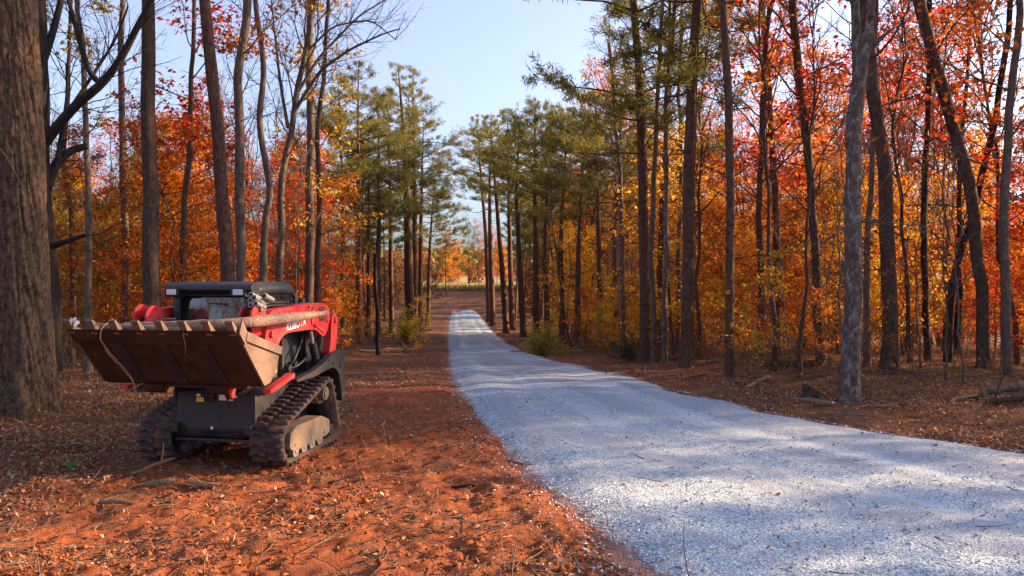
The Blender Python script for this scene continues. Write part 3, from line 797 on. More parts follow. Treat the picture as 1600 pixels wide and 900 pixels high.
# ------------------------------------------------------------------ the woods behind them
rng = np.random.default_rng(77)
placed = [(o.location.x, o.location.y) for o in scene.objects if o.type == 'EMPTY']
def free(x, y, d):
    for a, b in placed:
        if (a - x) ** 2 + (b - y) ** 2 < d * d: return False
    return True
def left_edge(y): return float(np.interp(y, [10, 16, 20, 26, 40, 60, 90, 110], [-7.5, -6.3, -6.2, -6.8, -8.2, -10.4, -12.5, -14]))
def right_edge(y): return float(np.interp(y, [10, 13, 16, 20, 28, 40, 60, 90, 110], [9.5, 7.2, 6.0, 5.0, 3.6, 2.6, 1.2, -.6, -1.5]))

def scatter(n, side, y0, y1, gapd, fn, ypow=1.0, deep=40, xoff=0.):
    k = tries = 0
    while k < n and tries < n * 60:
        tries += 1
        y = y0 + (y1 - y0) * rng.uniform() ** ypow
        fr = .72 * y + 2.5
        if side > 0: lo, hi = right_edge(y) + xoff, min(fr, right_edge(y) + deep)
        else: lo, hi = -min(fr, -left_edge(y) + deep), left_edge(y) - xoff
        if hi <= lo: continue
        x = rng.uniform(lo, hi)
        if not free(x, y, gapd): continue
        placed.append((x, y)); fn(x, y, k); k += 1

# right: glowing understory
RL = {'red_leaf': 'slender red leaved tree inside the woods right of the gravel road', 'orange_leaf': 'slender orange leaved tree inside the woods right of the gravel road',
      'gold_leaf': 'slender golden leaved tree inside the woods right of the gravel road', 'rust_leaf': 'slender rust leaved tree inside the woods right of the gravel road'}
def under_r(x, y, k):
    px = 800 + FPX * x / y
    w = [.16, .38, .38, .08] if px > 1180 else [.06, .44, .44, .06]
    m = rng.choice(['red_leaf', 'orange_leaf', 'gold_leaf', 'rust_leaf'], p=w)
    plant('maple_tree', 'understory', int(rng.integers(0, 4)), (x, y, gz(x, y)), RL[m], 'tree', 'understory trees right of the road', m, None, rng.uniform(0, 6.28), rng.uniform(.42, .75) if y < 24 else rng.uniform(.55, 1.0), rng.normal(0, .05, 2))
scatter(84, 1, 16.2, 52, 1.25, under_r, 1.25, 26, .9)
def sap_r(x, y, k):
    m = ['orange_leaf', 'rust_leaf', 'gold_leaf', 'tan_leaf'][k % 4]
    plant('sapling', 'sapling', int(rng.integers(0, 3)), (x, y, gz(x, y)), {'orange_leaf': 'orange', 'rust_leaf': 'rust brown', 'gold_leaf': 'golden', 'tan_leaf': 'tan'}[m] + ' leaved sapling low in the woods right of the road', 'sapling', 'saplings right of the road', m, 'twig', rng.uniform(0, 6.28), rng.uniform(.5, 1.0), rng.normal(0, .06, 2))
scatter(40, 1, 15, 40, .9, sap_r, 1.1, 20, .5)
def oak_r(x, y, k):
    m = rng.choice(['red_leaf', 'rust_leaf', 'orange_leaf'], p=[.5, .3, .2])
    plant('oak_tree', 'oak', int(rng.integers(0, 3)), (x, y, gz(x, y)), {'red_leaf': 'tall red leaved oak', 'rust_leaf': 'tall rust leaved oak', 'orange_leaf': 'tall orange leaved oak'}[m] + ' deep in the woods right of the road', 'tree', 'tall oaks right of the road', m, ['brown_bark', 'grey_bark', 'dark_bark'][k % 3], rng.uniform(0, 6.28), rng.uniform(.7, 1.05), rng.normal(0, .05, 2))
scatter(33, 1, 22, 62, 2.0, oak_r, 1.0, 24, 3.0)
def bare_r(x, y, k):
    plant('bare_tree', 'bare', int(rng.integers(0, 3)), (x, y, gz(x, y)), 'thin leafless tree among the woods right of the road', 'tree', 'leafless trees right of the road', None, ['brown_bark', 'grey_bark', 'pine_bark'][k % 3], rng.uniform(0, 6.28), rng.uniform(.6, 1.05), rng.normal(0, .06, 2))
scatter(46, 1, 16, 60, 1.0, bare_r, 1.0, 26, .3)
def pine_r(x, y, k):
    plant('pine_tree', 'pine', int(rng.integers(0, 4)), (x, y, gz(x, y)), 'straight pine half hidden in the woods right of the road', 'tree', 'pines deep in the right woods', 'pine_needle', 'pine_bark', rng.uniform(0, 6.28), rng.uniform(.75, 1.0), rng.normal(0, .025, 2))
scatter(36, 1, 34, 114, 1.8, pine_r, 1.0, 14, .2)
scatter(16, 1, 78, 108, 1.6, pine_r, 1.0, 16, .6)

def pine_far(x, y, k):  # pines added so that their shadows darken the far rise
    plant('pine_tree', 'pine', int(rng.integers(0, 4)), (x, y, gz(x, y)), 'mostly hidden pine added to shade the rise at the far end of the road', 'tree', 'pines added to shade the far rise', 'pine_needle', 'pine_bark', rng.uniform(0, 6.28), rng.uniform(.7, .95), rng.normal(0, .025, 2))
scatter(26, 1, 103, 127, 1.8, pine_far, 1.0, 42, 2.2)

# left woods
LN = {'orange_leaf': 'orange', 'gold_leaf': 'golden', 'lime_leaf': 'yellow green', 'red_leaf': 'red', 'rust_leaf': 'rust'}
def under_l(x, y, k):
    px = 800 + FPX * x / y
    w = [.1, .2, .6, 0., .1] if px < 200 else ([.35, .2, .08, .17, .2] if px < 400 else [.5, .3, .03, .09, .08])
    m = rng.choice(['orange_leaf', 'gold_leaf', 'lime_leaf', 'red_leaf', 'rust_leaf'], p=w)
    plant('maple_tree', 'understory', int(rng.integers(0, 4)), (x, y, gz(x, y)), 'slender ' + LN[m] + ' leaved tree inside the woods left of the clearing', 'tree', 'understory trees left of the clearing', m, None, rng.uniform(0, 6.28), rng.uniform(.55, 1.0), rng.normal(0, .05, 2))
scatter(84, -1, 20, 60, 1.2, under_l, 1.15, 26, .6)
def sap_l(x, y, k):
    m = ['orange_leaf', 'gold_leaf', 'tan_leaf', 'lime_leaf'][k % 4]
    plant('sapling', 'sapling', int(rng.integers(0, 3)), (x, y, gz(x, y)), dict(LN, tan_leaf='tan')[m] + ' leaved sapling low at the edge of the left woods', 'sapling', 'saplings left of the clearing', m, 'twig', rng.uniform(0, 6.28), rng.uniform(.5, 1.0), rng.normal(0, .06, 2))
scatter(24, -1, 19, 44, .9, sap_l, 1.1, 16, .2)
def oak_l(x, y, k):
    m = rng.choice(['red_leaf', 'rust_leaf', 'orange_leaf', 'gold_leaf'], p=[.4, .3, .2, .1])
    plant('oak_tree', 'oak', int(rng.integers(0, 3)), (x, y, gz(x, y)), 'tall ' + LN[m] + ' leaved oak deep in the woods left of the clearing', 'tree', 'tall oaks left of the clearing', m, ['brown_bark', 'grey_bark', 'dark_bark'][k % 3], rng.uniform(0, 6.28), rng.uniform(.6, .85), rng.normal(0, .05, 2))
scatter(20, -1, 24, 60, 2.0, oak_l, 1.0, 26, 2.0)
def bare_l(x, y, k):
    plant('bare_tree', 'bare', int(rng.integers(0, 3)), (x, y, gz(x, y)), 'thin leafless tree among the woods left of the clearing', 'tree', 'leafless trees left of the clearing', None, ['brown_bark', 'grey_bark', 'dark_bark'][k % 3], rng.uniform(0, 6.28), rng.uniform(.6, 1.0), rng.normal(0, .05, 2))
scatter(40, -1, 19, 62, 1.0, bare_l, 1.0, 26, .3)
def pine_l(x, y, k):
    plant('pine_tree', 'youngpine', 1 + k % 2, (x, y, gz(x, y)), 'young green pine in the shade of the left woods', 'tree', 'young pines in the left woods', 'pine_needle', 'pine_bark', rng.uniform(0, 6.28), rng.uniform(.7, 1.15), rng.normal(0, .02, 2))
scatter(10, -1, 26, 55, 1.8, pine_l, 1.0, 26, 3)
def pine_l2(x, y, k):
    plant('pine_tree', 'pine', int(rng.integers(0, 4)), (x, y, gz(x, y)), 'straight pine half hidden in the woods left of the road', 'tree', 'pines deep in the left woods', 'pine_needle', 'pine_bark', rng.uniform(0, 6.28), rng.uniform(.7, .95), rng.normal(0, .025, 2))
scatter(12, -1, 45, 95, 1.8, pine_l2, 1.0, 9, .2)

def verge(x, y, k):
    m = ['gold_leaf', 'orange_leaf', 'lime_leaf'][k % 3]
    plant('sapling', 'sapling', int(rng.integers(0, 3)), (x, y, gz(x, y)), dict(LN)[m] + ' leaved sapling on the sunny verge of the ' + ('left' if x < road_l(y) else 'right') + ' woods', 'sapling', 'saplings along the verges', m, 'twig', rng.uniform(0, 6.28), rng.uniform(.35, .8), rng.normal(0, .08, 2))
scatter(13, -1, 23, 50, .8, verge, 1.0, 2.5, -1.0)
scatter(9, 1, 15.5, 36, .8, verge, 1.0, 2.5, -.5)
def pole(x, y, k):
    plant('bare_sapling', 'bare', int(rng.integers(0, 3)), (x, y, gz(x, y)), 'thin leafless pole sapling at the edge of the ' + ('left' if x < road_l(y) else 'right') + ' woods', 'sapling', 'pole saplings at the wood edges', None, ['twig', 'grey_bark'][k % 2], rng.uniform(0, 6.28), rng.uniform(.28, .5), rng.normal(0, .06, 2))
scatter(14, -1, 19, 48, .7, pole, 1.0, 5, -.8)
scatter(18, 1, 14, 40, .7, pole, 1.0, 5, -.3)

# trees beyond the end of the road, against the bright field
for px, Y, kind, sd, mat, sc, lab in [(697, 112, 'pine', 1, 'pine_needle', .66, 'thin pine with a leaning top at the edge of the far field'),
                                      (733, 116, 'pine', 2, 'pine_needle', .60, 'straight thin pine in the middle of the far field edge'),
                                      (743, 118, 'bare', 1, None, .62, 'thin leafless trunk right of the middle pine at the far field'),
                                      (750, 115, 'oak', 1, 'rust_leaf', .55, 'thin trunk with rust leaves right of the bare one by the far field'),
                                      (692, 119, 'bare', 2, None, .5, 'small leafless tree left of the leaning pine at the far field'),
                                      (776, 118, 'bare', 0, None, .6, 'small leafless tree behind the first pines right of the road end'),
                                      (715, 150, 'understory', 1, 'orange_leaf', 1.0, 'round orange tree standing in the far field'),
                                      (702, 170, 'understory', 2, 'orange_leaf', 1.25, 'orange tree in the far field behind the leaning pine'),
                                      (768, 165, 'understory', 3, 'red_leaf', 1.2, 'reddish tree at the right of the far field'),
                                      (786, 180, 'understory', 0, 'orange_leaf', 1.3, 'orange tree half hidden behind the pine row at the far field'),
                                      (655, 160, 'understory', 1, 'red_leaf', 1.1, 'red tree at the left of the far field')]:
    p = spot(px, Y)
    plant({'pine': 'pine_tree', 'bare': 'bare_tree', 'oak': 'oak_tree', 'understory': 'maple_tree'}[kind], kind, sd, p, lab, 'tree', None, mat, 'pine_bark' if kind == 'pine' else None, sd * 1.3, sc)

# unseen trees added at right to cast shade, and some behind the camera
for i, (x, y, kind, sc, mat) in enumerate([(15, 13.4, 'bare', 1.0, None), (19, 17.5, 'oak', .9, 'red_leaf'), (29, 19, 'oak', 1.0, 'orange_leaf'), (22, 19.8, 'oak', 1.0, 'rust_leaf'), (28, 18.4, 'oak', .9, 'rust_leaf'), (25, 18.9, 'oak', .72, 'rust_leaf'), (36, 20, 'oak', 1.05, 'rust_leaf'), (20, 16.6, 'oak', .8, 'rust_leaf'),
                                           (13.5, 15.5, 'bare', 1.0, None), (25, 22, 'oak', 1.0, 'red_leaf'), (17, 8.6, 'bare', 1.1, None), (10.3, 6.7, 'understory', .50, 'rust_leaf'), (11.6, 7.9, 'understory', .55, 'rust_leaf'), (14.2, 9.8, 'understory', .55, 'orange_leaf'), (15, 12.4, 'understory', .55, 'rust_leaf'), (12.4, 9.4, 'understory', .52, 'orange_leaf'), (13.4, 11.2, 'understory', .50, 'rust_leaf')]):
    plant({'bare': 'bare_tree', 'oak': 'oak_tree', 'understory': 'maple_tree'}[kind], kind, i % 3, (x, y, gz(x, y)), 'unseen tree added beyond the right border to cast shade', 'tree', 'unseen shade trees added at the right', mat, None, i * 1.1, sc)
for i, (x, y, kind) in enumerate([(-13, -2.5, 'bare'), (-15.5, -5.5, 'bare'), (-18.5, -7.5, 'bare'), (-21, -12.5, 'oak'), (-17, -10, 'bare'), (-24, -14, 'bare'), (-27, -20, 'oak'), (-20, -17, 'bare')]):
    plant({'bare': 'bare_tree', 'oak': 'oak_tree'}[kind], kind, i % 3, (x, y, gz(x, y)), 'tree standing behind the photographer', 'tree', 'trees behind the photographer', 'rust_leaf' if kind == 'oak' else None, None, i * 1.7, 1.0)

# far-off wood reading as one mass, and the wooded hill
def mass(name, spots, mat, seed, hh, leafsize, per, trunks=True):
    rng = np.random.default_rng(seed)
    C = []
    for x, y in spots:
        h = hh * rng.uniform(.6, 1.25); z = gz(x, y); n = int(per * rng.uniform(.6, 1.3))
        f = rng.uniform(0, 1, n) ** .8
        rad = (1 - f) * h * .22 + .25
        a = rng.uniform(0, 6.28, n)
        C.append(np.stack([x + np.cos(a) * rad * rng.uniform(.3, 1, n), y + np.sin(a) * rad * rng.uniform(.3, 1, n), z + f * h], 1))
    v, q = leaves(rng, np.concatenate(C), leafsize, .4, .8)
    return tag(obj(name, arr_mesh(name, v, q, [mat])), kind='stuff')
rg = np.random.default_rng(3)
tag(mass('field_edge_woods', [(rg.uniform(-75, 60), rg.uniform(185, 215)) for _ in range(170)], M['tan_leaf'], 14, 4.2, .6, 90), 'brown and orange scrub along the back of the pale field', 'woods')
hill = [(rg.uniform(-260, 150), y) for y in rg.uniform(380, 620, 1500)]
tag(mass('hill_forest', hill, M['hill_leaf'], 4, 12, 2.0, 60), 'green and gold woods on the low hill beyond the field', 'woods')
fw = []
while len(fw) < 620:
    y = rg.uniform(60, 126); s = rg.choice([-1, 1])
    x = (left_edge(y) - 1.8 - rg.uniform(0, 1) ** 1.5 * 50) if s < 0 else (right_edge(y) + 3.0 + rg.uniform(0, 1) ** 1.5 * 60)
    fw.append((x, y))
tag(mass('distant_woods', fw, M['tan_leaf'], 8, 6.5, .36, 120), 'hazy rust brown woods filling the gaps between the trunks', 'woods')

# ------------------------------------------------------------------ the tracked loader (local x = its left side, y = backwards, z = up)
M['loader_red'] = paint('loader_red', (.60, .016, .024), .35, dirt=(.28, .085, .05), amt=.6, scale=5)
M['loader_black'] = paint('loader_black', (.010, .011, .015), .40, dirt=(.075, .050, .036), amt=.45, scale=3.5)
M['cab_grey'] = paint('cab_grey', (.026, .029, .040), .38, dirt=(.10, .08, .07), amt=.3, scale=4)
M['rubber'] = paint('rubber', (.030, .028, .030), .75, dirt=(.19, .085, .048), amt=.85, scale=7, spec=.3)
M['rubber_top'] = paint('rubber_top', (.075, .068, .07), .7, dirt=(.22, .10, .055), amt=.8, scale=9, spec=.3)
M['bucket_steel'] = paint('bucket_steel', (.030, .014, .009), .66, metal=.15, dirt=(.085, .036, .018), amt=.85, scale=4.5, spec=.3)
M['bucket_edge'] = paint('bucket_edge', (.20, .14, .11), .5, metal=.5, dirt=(.16, .08, .045), amt=.8, scale=8)
M['dusty_frame'] = paint('dusty_frame', (.12, .09, .065), .6, dirt=(.34, .22, .13), amt=.9, scale=3)
M['steel'] = paint('steel', (.30, .29, .29), .4, metal=.6, dirt=(.14, .10, .08), amt=.8, scale=14)
M['hose'] = paint('hose', (.015, .015, .016), .5)
M['screen'] = paint('screen', (.075, .105, .105), .6, dirt=(.12, .09, .06), amt=.5, scale=5)
M['dark_gap'] = paint('dark_gap', (.008, .008, .009), .8)
M['white_paint'] = paint('white_paint', (.75, .74, .72), .5)
M['yellow_paint'] = paint('yellow_paint', (.80, .50, .03), .5)
M['lamp_lens'] = paint('lamp_lens', (.62, .60, .60), .18)
M['tag_white'] = paint('tag_white', (.70, .72, .76), .5)
def glass():
    t = NT('tinted_glass'); t.col((.02, .024, .026)); t.set(.04, 0, .5); t.b.inputs["IOR"].default_value = 2.0
    t.bump(t.noise(t.co(), 3.0, 2), .01, .25)
    return t.m
M['glass'] = glass()

PSI = R(10)
LX, LY = -3.337, 8.773
LZ = float(np.mean([zbase(9.0)])) + .015
loader = empty('track_loader', (LX, LY, LZ), (0, 0, -PSI))
tag(loader, 'muddy red and black tracked loader with its toothed bucket raised, parked on the clay', 'loader')

def bm_obj(name, bm, mat, parent, bevel=0., smooth=False):
    if bevel:
        es = [e for e in bm.edges if e.is_manifold and e.calc_face_angle(0) > .5]
        bmesh.ops.bevel(bm, geom=es, offset=bevel, segments=2, affect='EDGES', profile=.6, clamp_overlap=True)
    bmesh.ops.recalc_face_normals(bm, faces=bm.faces)
    me = bpy.data.meshes.new(name); bm.to_mesh(me); bm.free()
    for m in (mat if isinstance(mat, (list, tuple)) else [mat]): me.materials.append(M[m])
    if smooth:
        for p in me.polygons: p.use_smooth = True
    return obj(name, me, parent)

def add_prism(bm, prof, x0, x1, axis='x'):
    """polygon of (y,z) pushed from x0 to x1 (axis x), or (x,z) along y (axis y), or (x,y) along z"""
    f = {'x': lambda a, b, t: (t, a, b), 'y': lambda a, b, t: (a, t, b), 'z': lambda a, b, t: (a, b, t)}[axis]
    A = [bm.verts.new(f(a, b, x0)) for a, b in prof]; B = [bm.verts.new(f(a, b, x1)) for a, b in prof]
    bm.faces.new(A); bm.faces.new(B[::-1]); n = len(prof)
    for i in range(n): bm.faces.new((A[i], B[i], B[(i + 1) % n], A[(i + 1) % n]))
    return A + B
def add_box(bm, c, s, m=None):
    r = bmesh.ops.create_cube(bm, size=1, matrix=Matrix.Translation(c) @ (m or Matrix()) @ Matrix.Diagonal((*s, 1)))
    return r['verts']
def add_cyl(bm, a, b, r, seg=20, r2=None):
    a, b = Vector(a), Vector(b); d = b - a
    bmesh.ops.create_cone(bm, cap_ends=True, segments=seg, radius1=r, radius2=r if r2 is None else r2, depth=d.length,
                          matrix=Matrix.Translation((a + b) / 2) @ d.to_track_quat('Z', 'Y').to_matrix().to_4x4())
def box(name, c, s, mat, parent, bevel=.006, m=None):
    bm = bmesh.new(); add_box(bm, c, s, m); return bm_obj(name, bm, mat, parent, bevel)
def prism(name, prof, x0, x1, mat, parent, bevel=.008, axis='x'):
    bm = bmesh.new(); add_prism(bm, prof, x0, x1, axis); return bm_obj(name, bm, mat, parent, bevel)
def cyl(name, a, b, r, mat, parent, bevel=.004, seg=20):
    bm = bmesh.new(); add_cyl(bm, a, b, r, seg); return bm_obj(name, bm, mat, parent, bevel)
def pipe(name, pts, r, mat, parent, sides=8):
    P = refine(np.array(pts, float), .03); v, q = tubes([(P, np.full(len(P), r), sides)])
    return obj(name, arr_mesh(name, v, q, [M[mat]], True), parent)

def round_poly(pts, r, seg=5):
    out = []; n = len(pts)
    rs = r if hasattr(r, '__len__') else [r] * n
    for i in range(n):
        p, a, b = np.array(pts[i], float), np.array(pts[i - 1], float), np.array(pts[(i + 1) % n], float)
        if rs[i] <= 0: out.append(tuple(p)); continue
        da, db = norm(a - p), norm(b - p); k = min(rs[i], np.linalg.norm(a - p) * .45, np.linalg.norm(b - p) * .45)
        for t in np.linspace(0, 1, seg + 1):
            out.append(tuple((1 - t) ** 2 * (p + da * k) + 2 * t * (1 - t) * p + t * t * (p + db * k)))
    return out
def resample(pts, n, start):
    P = np.array(pts + [pts[0]], float); d = np.concatenate([[0], np.cumsum(np.linalg.norm(np.diff(P, axis=0), axis=1))])
    c = P[:-1].mean(0) if start is None else np.array(start)
    s = np.linspace(0, d[-1], 721)[:-1]; Q = np.stack([np.interp(s, d, P[:, i]) for i in range(2)], 1)
    ang = np.arctan2(Q[:, 1] - c[1], Q[:, 0] - c[0]); o = np.argsort(ang); Q, ang = Q[o], ang[o]
    th = np.linspace(-np.pi, np.pi, n, endpoint=False)
    return np.stack([np.interp(th, ang, Q[:, 0], period=2 * np.pi), np.interp(th, ang, Q[:, 1], period=2 * np.pi)], 1)
def ring(name, outer, inner, t0, t1, mat, parent, axis='x', n=160, c=None):
    """a plate with a hole: outer and inner outlines joined"""
    c = np.array(inner).mean(0) if c is None else c
    O, I = resample(outer, n, c), resample(inner, n, c)
    f = {'x': lambda q, t: np.stack([np.full(n, t), q[:, 0], q[:, 1]], 1), 'y': lambda q, t: np.stack([q[:, 0], np.full(n, t), q[:, 1]], 1)}[axis]
    V = np.concatenate([f(O, t0), f(O, t1), f(I, t0), f(I, t1)])
    i = np.arange(n); j = (i + 1) % n
    Q = [np.stack([i, j, j + n, i + n], 1), np.stack([i + 2 * n, i + 3 * n, j + 3 * n, j + 2 * n], 1),
         np.stack([i, i + 2 * n, j + 2 * n, j], 1), np.stack([i + n, j + n, j + 3 * n, i + 3 * n], 1)]
    me = arr_mesh(name, V, np.concatenate(Q), [M[mat]])
    bm = bmesh.new(); bm.from_mesh(me); bmesh.ops.recalc_face_normals(bm, faces=bm.faces); bm.to_mesh(me); bm.free()
    return obj(name, me, parent)

def hull(circles, n=72):
    P = []
    for (a, b, r) in circles:
        th = np.arange(n) / n * 2 * np.pi; P += [(a + r * math.cos(t), b + r * math.sin(t)) for t in th]
    P = sorted(set(P))
    def half(pts):
        h = []
        for p in pts:
            while len(h) > 1 and (h[-1][0] - h[-2][0]) * (p[1] - h[-2][1]) - (h[-1][1] - h[-2][1]) * (p[0] - h[-2][0]) <= 0: h.pop()
            h.append(p)
        return h
    a, b = half(P), half(P[::-1])
    return a[:-1] + b[:-1]                                       # counter-clockwise in (y,z)

# ---- rubber tracks
CIRC = [(.03, .275, .245), (1.235, .165, .135), (1.02, .66, .165)]
def outline(grow=0., n=260):
    H = hull([(a, b, r + grow) for a, b, r in CIRC]); P = np.array(H + [H[0]])
    d = np.concatenate([[0], np.cumsum(np.linalg.norm(np.diff(P, axis=0), axis=1))])
    s = np.linspace(0, d[-1], n, endpoint=False)
    return np.stack([np.interp(s, d, P[:, i]) for i in range(2)], 1), d[-1]
def make_track(x0, x1):
    n = 260
    O, L = outline(0, n); t = np.roll(O, -1, 0) - np.roll(O, 1, 0); t /= np.linalg.norm(t, axis=1)[:, None]
    N = np.stack([t[:, 1], -t[:, 0]], 1); I = O - N * .030
    V = np.concatenate([np.stack([np.full(n, x), q[:, 0], q[:, 1]], 1) for x in (x0, x1) for q in (O, I)])
    i = np.arange(n); j = (i + 1) % n
    Q = [np.stack([i, j, j + 2 * n, i + 2 * n], 1), np.stack([i + n, i + 3 * n, j + 3 * n, j + n], 1), np.stack([i, i + n, j + n, j], 1), np.stack([i + 2 * n, j + 2 * n, j + 3 * n, i + 3 * n], 1)]
    V = [V]; Q = [np.concatenate(Q)]; base = 4 * n
    K = 38; W = x1 - x0
    for k in range(K):
        for half in (0, 1):
            s0 = (k + .5 * half) / K * n
            # each lug: wavy bar over a bit more than half the width
            xs = np.linspace(0, .47, 6) if half == 0 else np.linspace(.53, 1, 6)
            off = np.array([0, 0, -1.0, -1.0, 0, 0]) * (1 if half == 0 else -1) * 1.1
            rows = []
            for xi, o in zip(xs, off):
                for e, hgt in ((-1.75, -.002), (-1.15, .040), (1.15, .040), (1.75, -.002)):
                    s = (s0 + o + e * .92) % n; a = int(s) % n; f = s - int(s); b = (a + 1) % n
                    p = O[a] * (1 - f) + O[b] * f; nn = N[a] * (1 - f) + N[b] * f
                    p = p + nn * hgt; rows.append((x0 + W * xi, p[0], p[1]))
            V.append(np.array(rows)); m = len(xs); q = []
            for a in range(m - 1):
                for e in range(3): q.append((a * 4 + e, a * 4 + e + 1, a * 4 + e + 5, a * 4 + e + 4))
            q.append((0, 1, 2, 3)); q.append(((m - 1) * 4 + 3, (m - 1) * 4 + 2, (m - 1) * 4 + 1, (m - 1) * 4))
            Q.append(np.array(q) + base); base += m * 4
    me = arr_mesh('rubber_track', np.concatenate(V), np.concatenate(Q), [M['rubber']])
    bm = bmesh.new(); bm.from_mesh(me); bmesh.ops.recalc_face_normals(bm, faces=bm.faces); bm.to_mesh(me); bm.free()
    return obj('rubber_track', me, loader)

for sgn in (-1, 1):
    x0, x1 = (.48, .88) if sgn > 0 else (-.88, -.48)
    make_track(x0, x1)
    a, b = (x0 + .20, x1 - .005) if sgn > 0 else (x0 + .005, x1 - .20)
    fr = prism('track_frame', round_poly([(-.04, .20), (-.02, .36), (.12, .42), (.80, .42), (1.04, .33), (1.05, .17), (.92, .145), (.08, .145)], .03), a, b, 'dusty_frame', loader, .012)
    for y in (.10, .52, .90): cyl('bolt', (b - .001 if sgn > 0 else a + .001, y, .21), (b + .010 if sgn > 0 else a - .010, y, .21), .018, 'steel', fr, .002, 10)
    for y in (.20, .42, .64, .86):
        bm = bmesh.new(); xm = (x0 + x1) / 2
        add_cyl(bm, (xm - .13, y, .118), (xm - .04, y, .118), .075, 24); add_cyl(bm, (xm + .04, y, .118), (xm + .155, y, .118), .075, 24); add_cyl(bm, (xm - .16, y, .118), (xm + .165, y, .118), .025, 12)
        bm_obj('roller', bm, 'steel', fr, .006)
    for nm, (cy_, cz_, cr), mt in (('idler', CIRC[0], 'loader_black'), ('tail_wheel', CIRC[1], 'loader_black')):
        bm = bmesh.new(); xm = (x0 + x1) / 2
        add_cyl(bm, (xm - .10, cy_, cz_), (xm + .10, cy_, cz_), cr - .032, 36); add_cyl(bm, (xm - .14, cy_, cz_), (xm + .14, cy_, cz_), .07, 18)
        bm_obj(nm, bm, mt, fr, .008)
    bm = bmesh.new(); xm = (x0 + x1) / 2; cy_, cz_, cr = CIRC[2]
    add_cyl(bm, (xm - .05, cy_, cz_), (xm + .05, cy_, cz_), cr - .045, 36)
    for k in range(14):
        th = k / 14 * 6.283
        add_cyl(bm, (xm - .09, cy_ + (cr - .048) * math.cos(th), cz_ + (cr - .048) * math.sin(th)), (xm + .09, cy_ + (cr - .048) * math.cos(th), cz_ + (cr - .048) * math.sin(th)), .018, 8)
    add_cyl(bm, (xm, cy_, cz_), (xm + sgn * .16, cy_, cz_), .085, 20); add_cyl(bm, (xm + sgn * .16, cy_, cz_), (xm + sgn * .175, cy_, cz_), .06, 20)
    bm_obj('drive_sprocket', bm, 'dusty_frame', fr, .004)
    for y in (.2, .8): box('cross_tube', (sgn * .53, y, .34), (.22, .12, .10), 'loader_black', fr, .01)   # between belly and track frame

# ---- belly and body
body = prism('body', round_poly([(-.10, .30), (-.13, .40), (-.10, .82), (.0, .92), (1.45, .92), (1.50, .45), (1.30, .30)], .03), -.475, .475, 'loader_black', loader, .012)
box('lower_lip', (0, -.115, .285), (.93, .06, .03), 'loader_black', body, .008)
box('tow_lug', (-.45, -.15, .42), (.10, .12, .11), 'loader_black', body, .02)
box('tow_lug', (.45, -.15, .42), (.10, .12, .11), 'loader_black', body, .02)
box('access_plate', (.02, -.124, .55), (.10, .02, .06), 'cab_grey', body, .004)
dec = box('warning_decal', (-.165, -.127, .735), (.088, .012, .05), 'yellow_paint', loader, .001)
box('decal_patch', (-.185, -.1285, .785), (.045, .010, .028), 'white_paint', dec, .001)
box('decal_patch', (-.055, -.127, .76), (.12, .010, .095), 'dark_gap', dec, .001)
for k, (dx, dz) in enumerate([(-.085, .79), (-.05, .775), (-.03, .74), (-.015, .785)]): box('decal_patch', (dx, -.1335, dz), (.022, .004, .012), 'screen', dec, .0005)
pl = box('data_plate', (.11, -.127, .765), (.085, .012, .062), 'tag_white', loader, .001)
box('data_plate', (.232, -.127, .778), (.10, .012, .028), 'tag_white', loader, .001)
box('data_plate', (.212, -.127, .738), (.052, .012, .013), 'white_paint', loader, .001)
box('data_plate', (-.02, -.132, .42), (.024, .012, .03), 'white_paint', loader, .001)
box('belly_pan', (0, .6, .30), (.90, 1.3, .04), 'loader_black', loader, .01)

# sloping front corner plates and fenders above the tracks
for sgn in (-1, 1):
    a, b = (.477, .50) if sgn > 0 else (-.50, -.477)
    prism('corner_plate', round_poly([(-.12, .88), (-.12, .46), (-.06, .44), (.10, .56), (.55, .72), (.80, .90), (.6, .94), (.0, .94)], .02), a, b, 'loader_black', loader, .004)
    a, b = (.82, .90) if sgn > 0 else (-.90, -.82)
    fd = prism('fender', round_poly([(.08, .955), (.50, .995), (.78, 1.05), (1.02, 1.13), (1.40, 1.17), (1.46, 1.12), (1.47, .58), (1.40, .50), (1.36, .66), (1.30, .88), (1.14, .98), (.86, .965), (.62, .93), (.10, .925)],
               [.01, .08, .08, .06, .03, .03, .03, .02, .08, .12, .12, .1, .1, .01]), a, b, 'loader_black', loader, .008)
    a, b = (.50, .82) if sgn > 0 else (-.82, -.50)
    prism('rear_tower', round_poly([(1.16, .92), (1.18, 1.14), (1.40, 1.16), (1.46, 1.10), (1.47, .58), (1.40, .55), (1.32, .88)], .03), a, b, 'loader_black', loader, .008)
    prism('inner_ledge', [(.08, .925), (.08, .94), (1.16, .94), (1.16, .925)], (.50 if sgn > 0 else -.66), (.66 if sgn > 0 else -.50), 'loader_black', loader, .004)
    s = .885 * sgn
    bm = bmesh.new(); add_cyl(bm, (s, 1.34, .98), (s + sgn * .025, 1.34, .98), .035, 16); bm_obj('bolt', bm, 'loader_black', fd, .004)
    # red guard rail over the front of each track
    bm = bmesh.new()
    add_prism(bm, [(-.50, .885), (-.50, .93), (.06, 1.035), (.06, .985)], .80 * sgn, .885 * sgn)
    bm_obj('guard_rail', bm, 'loader_red', loader, .008)
    bm = bmesh.new(); add_prism(bm, [(-.48, .86), (-.30, .90), (.10, .965), (.10, .93), (-.20, .86)], .48 * sgn, .80 * sgn)
    bm_obj('front_step', bm, 'loader_black', loader, .006)

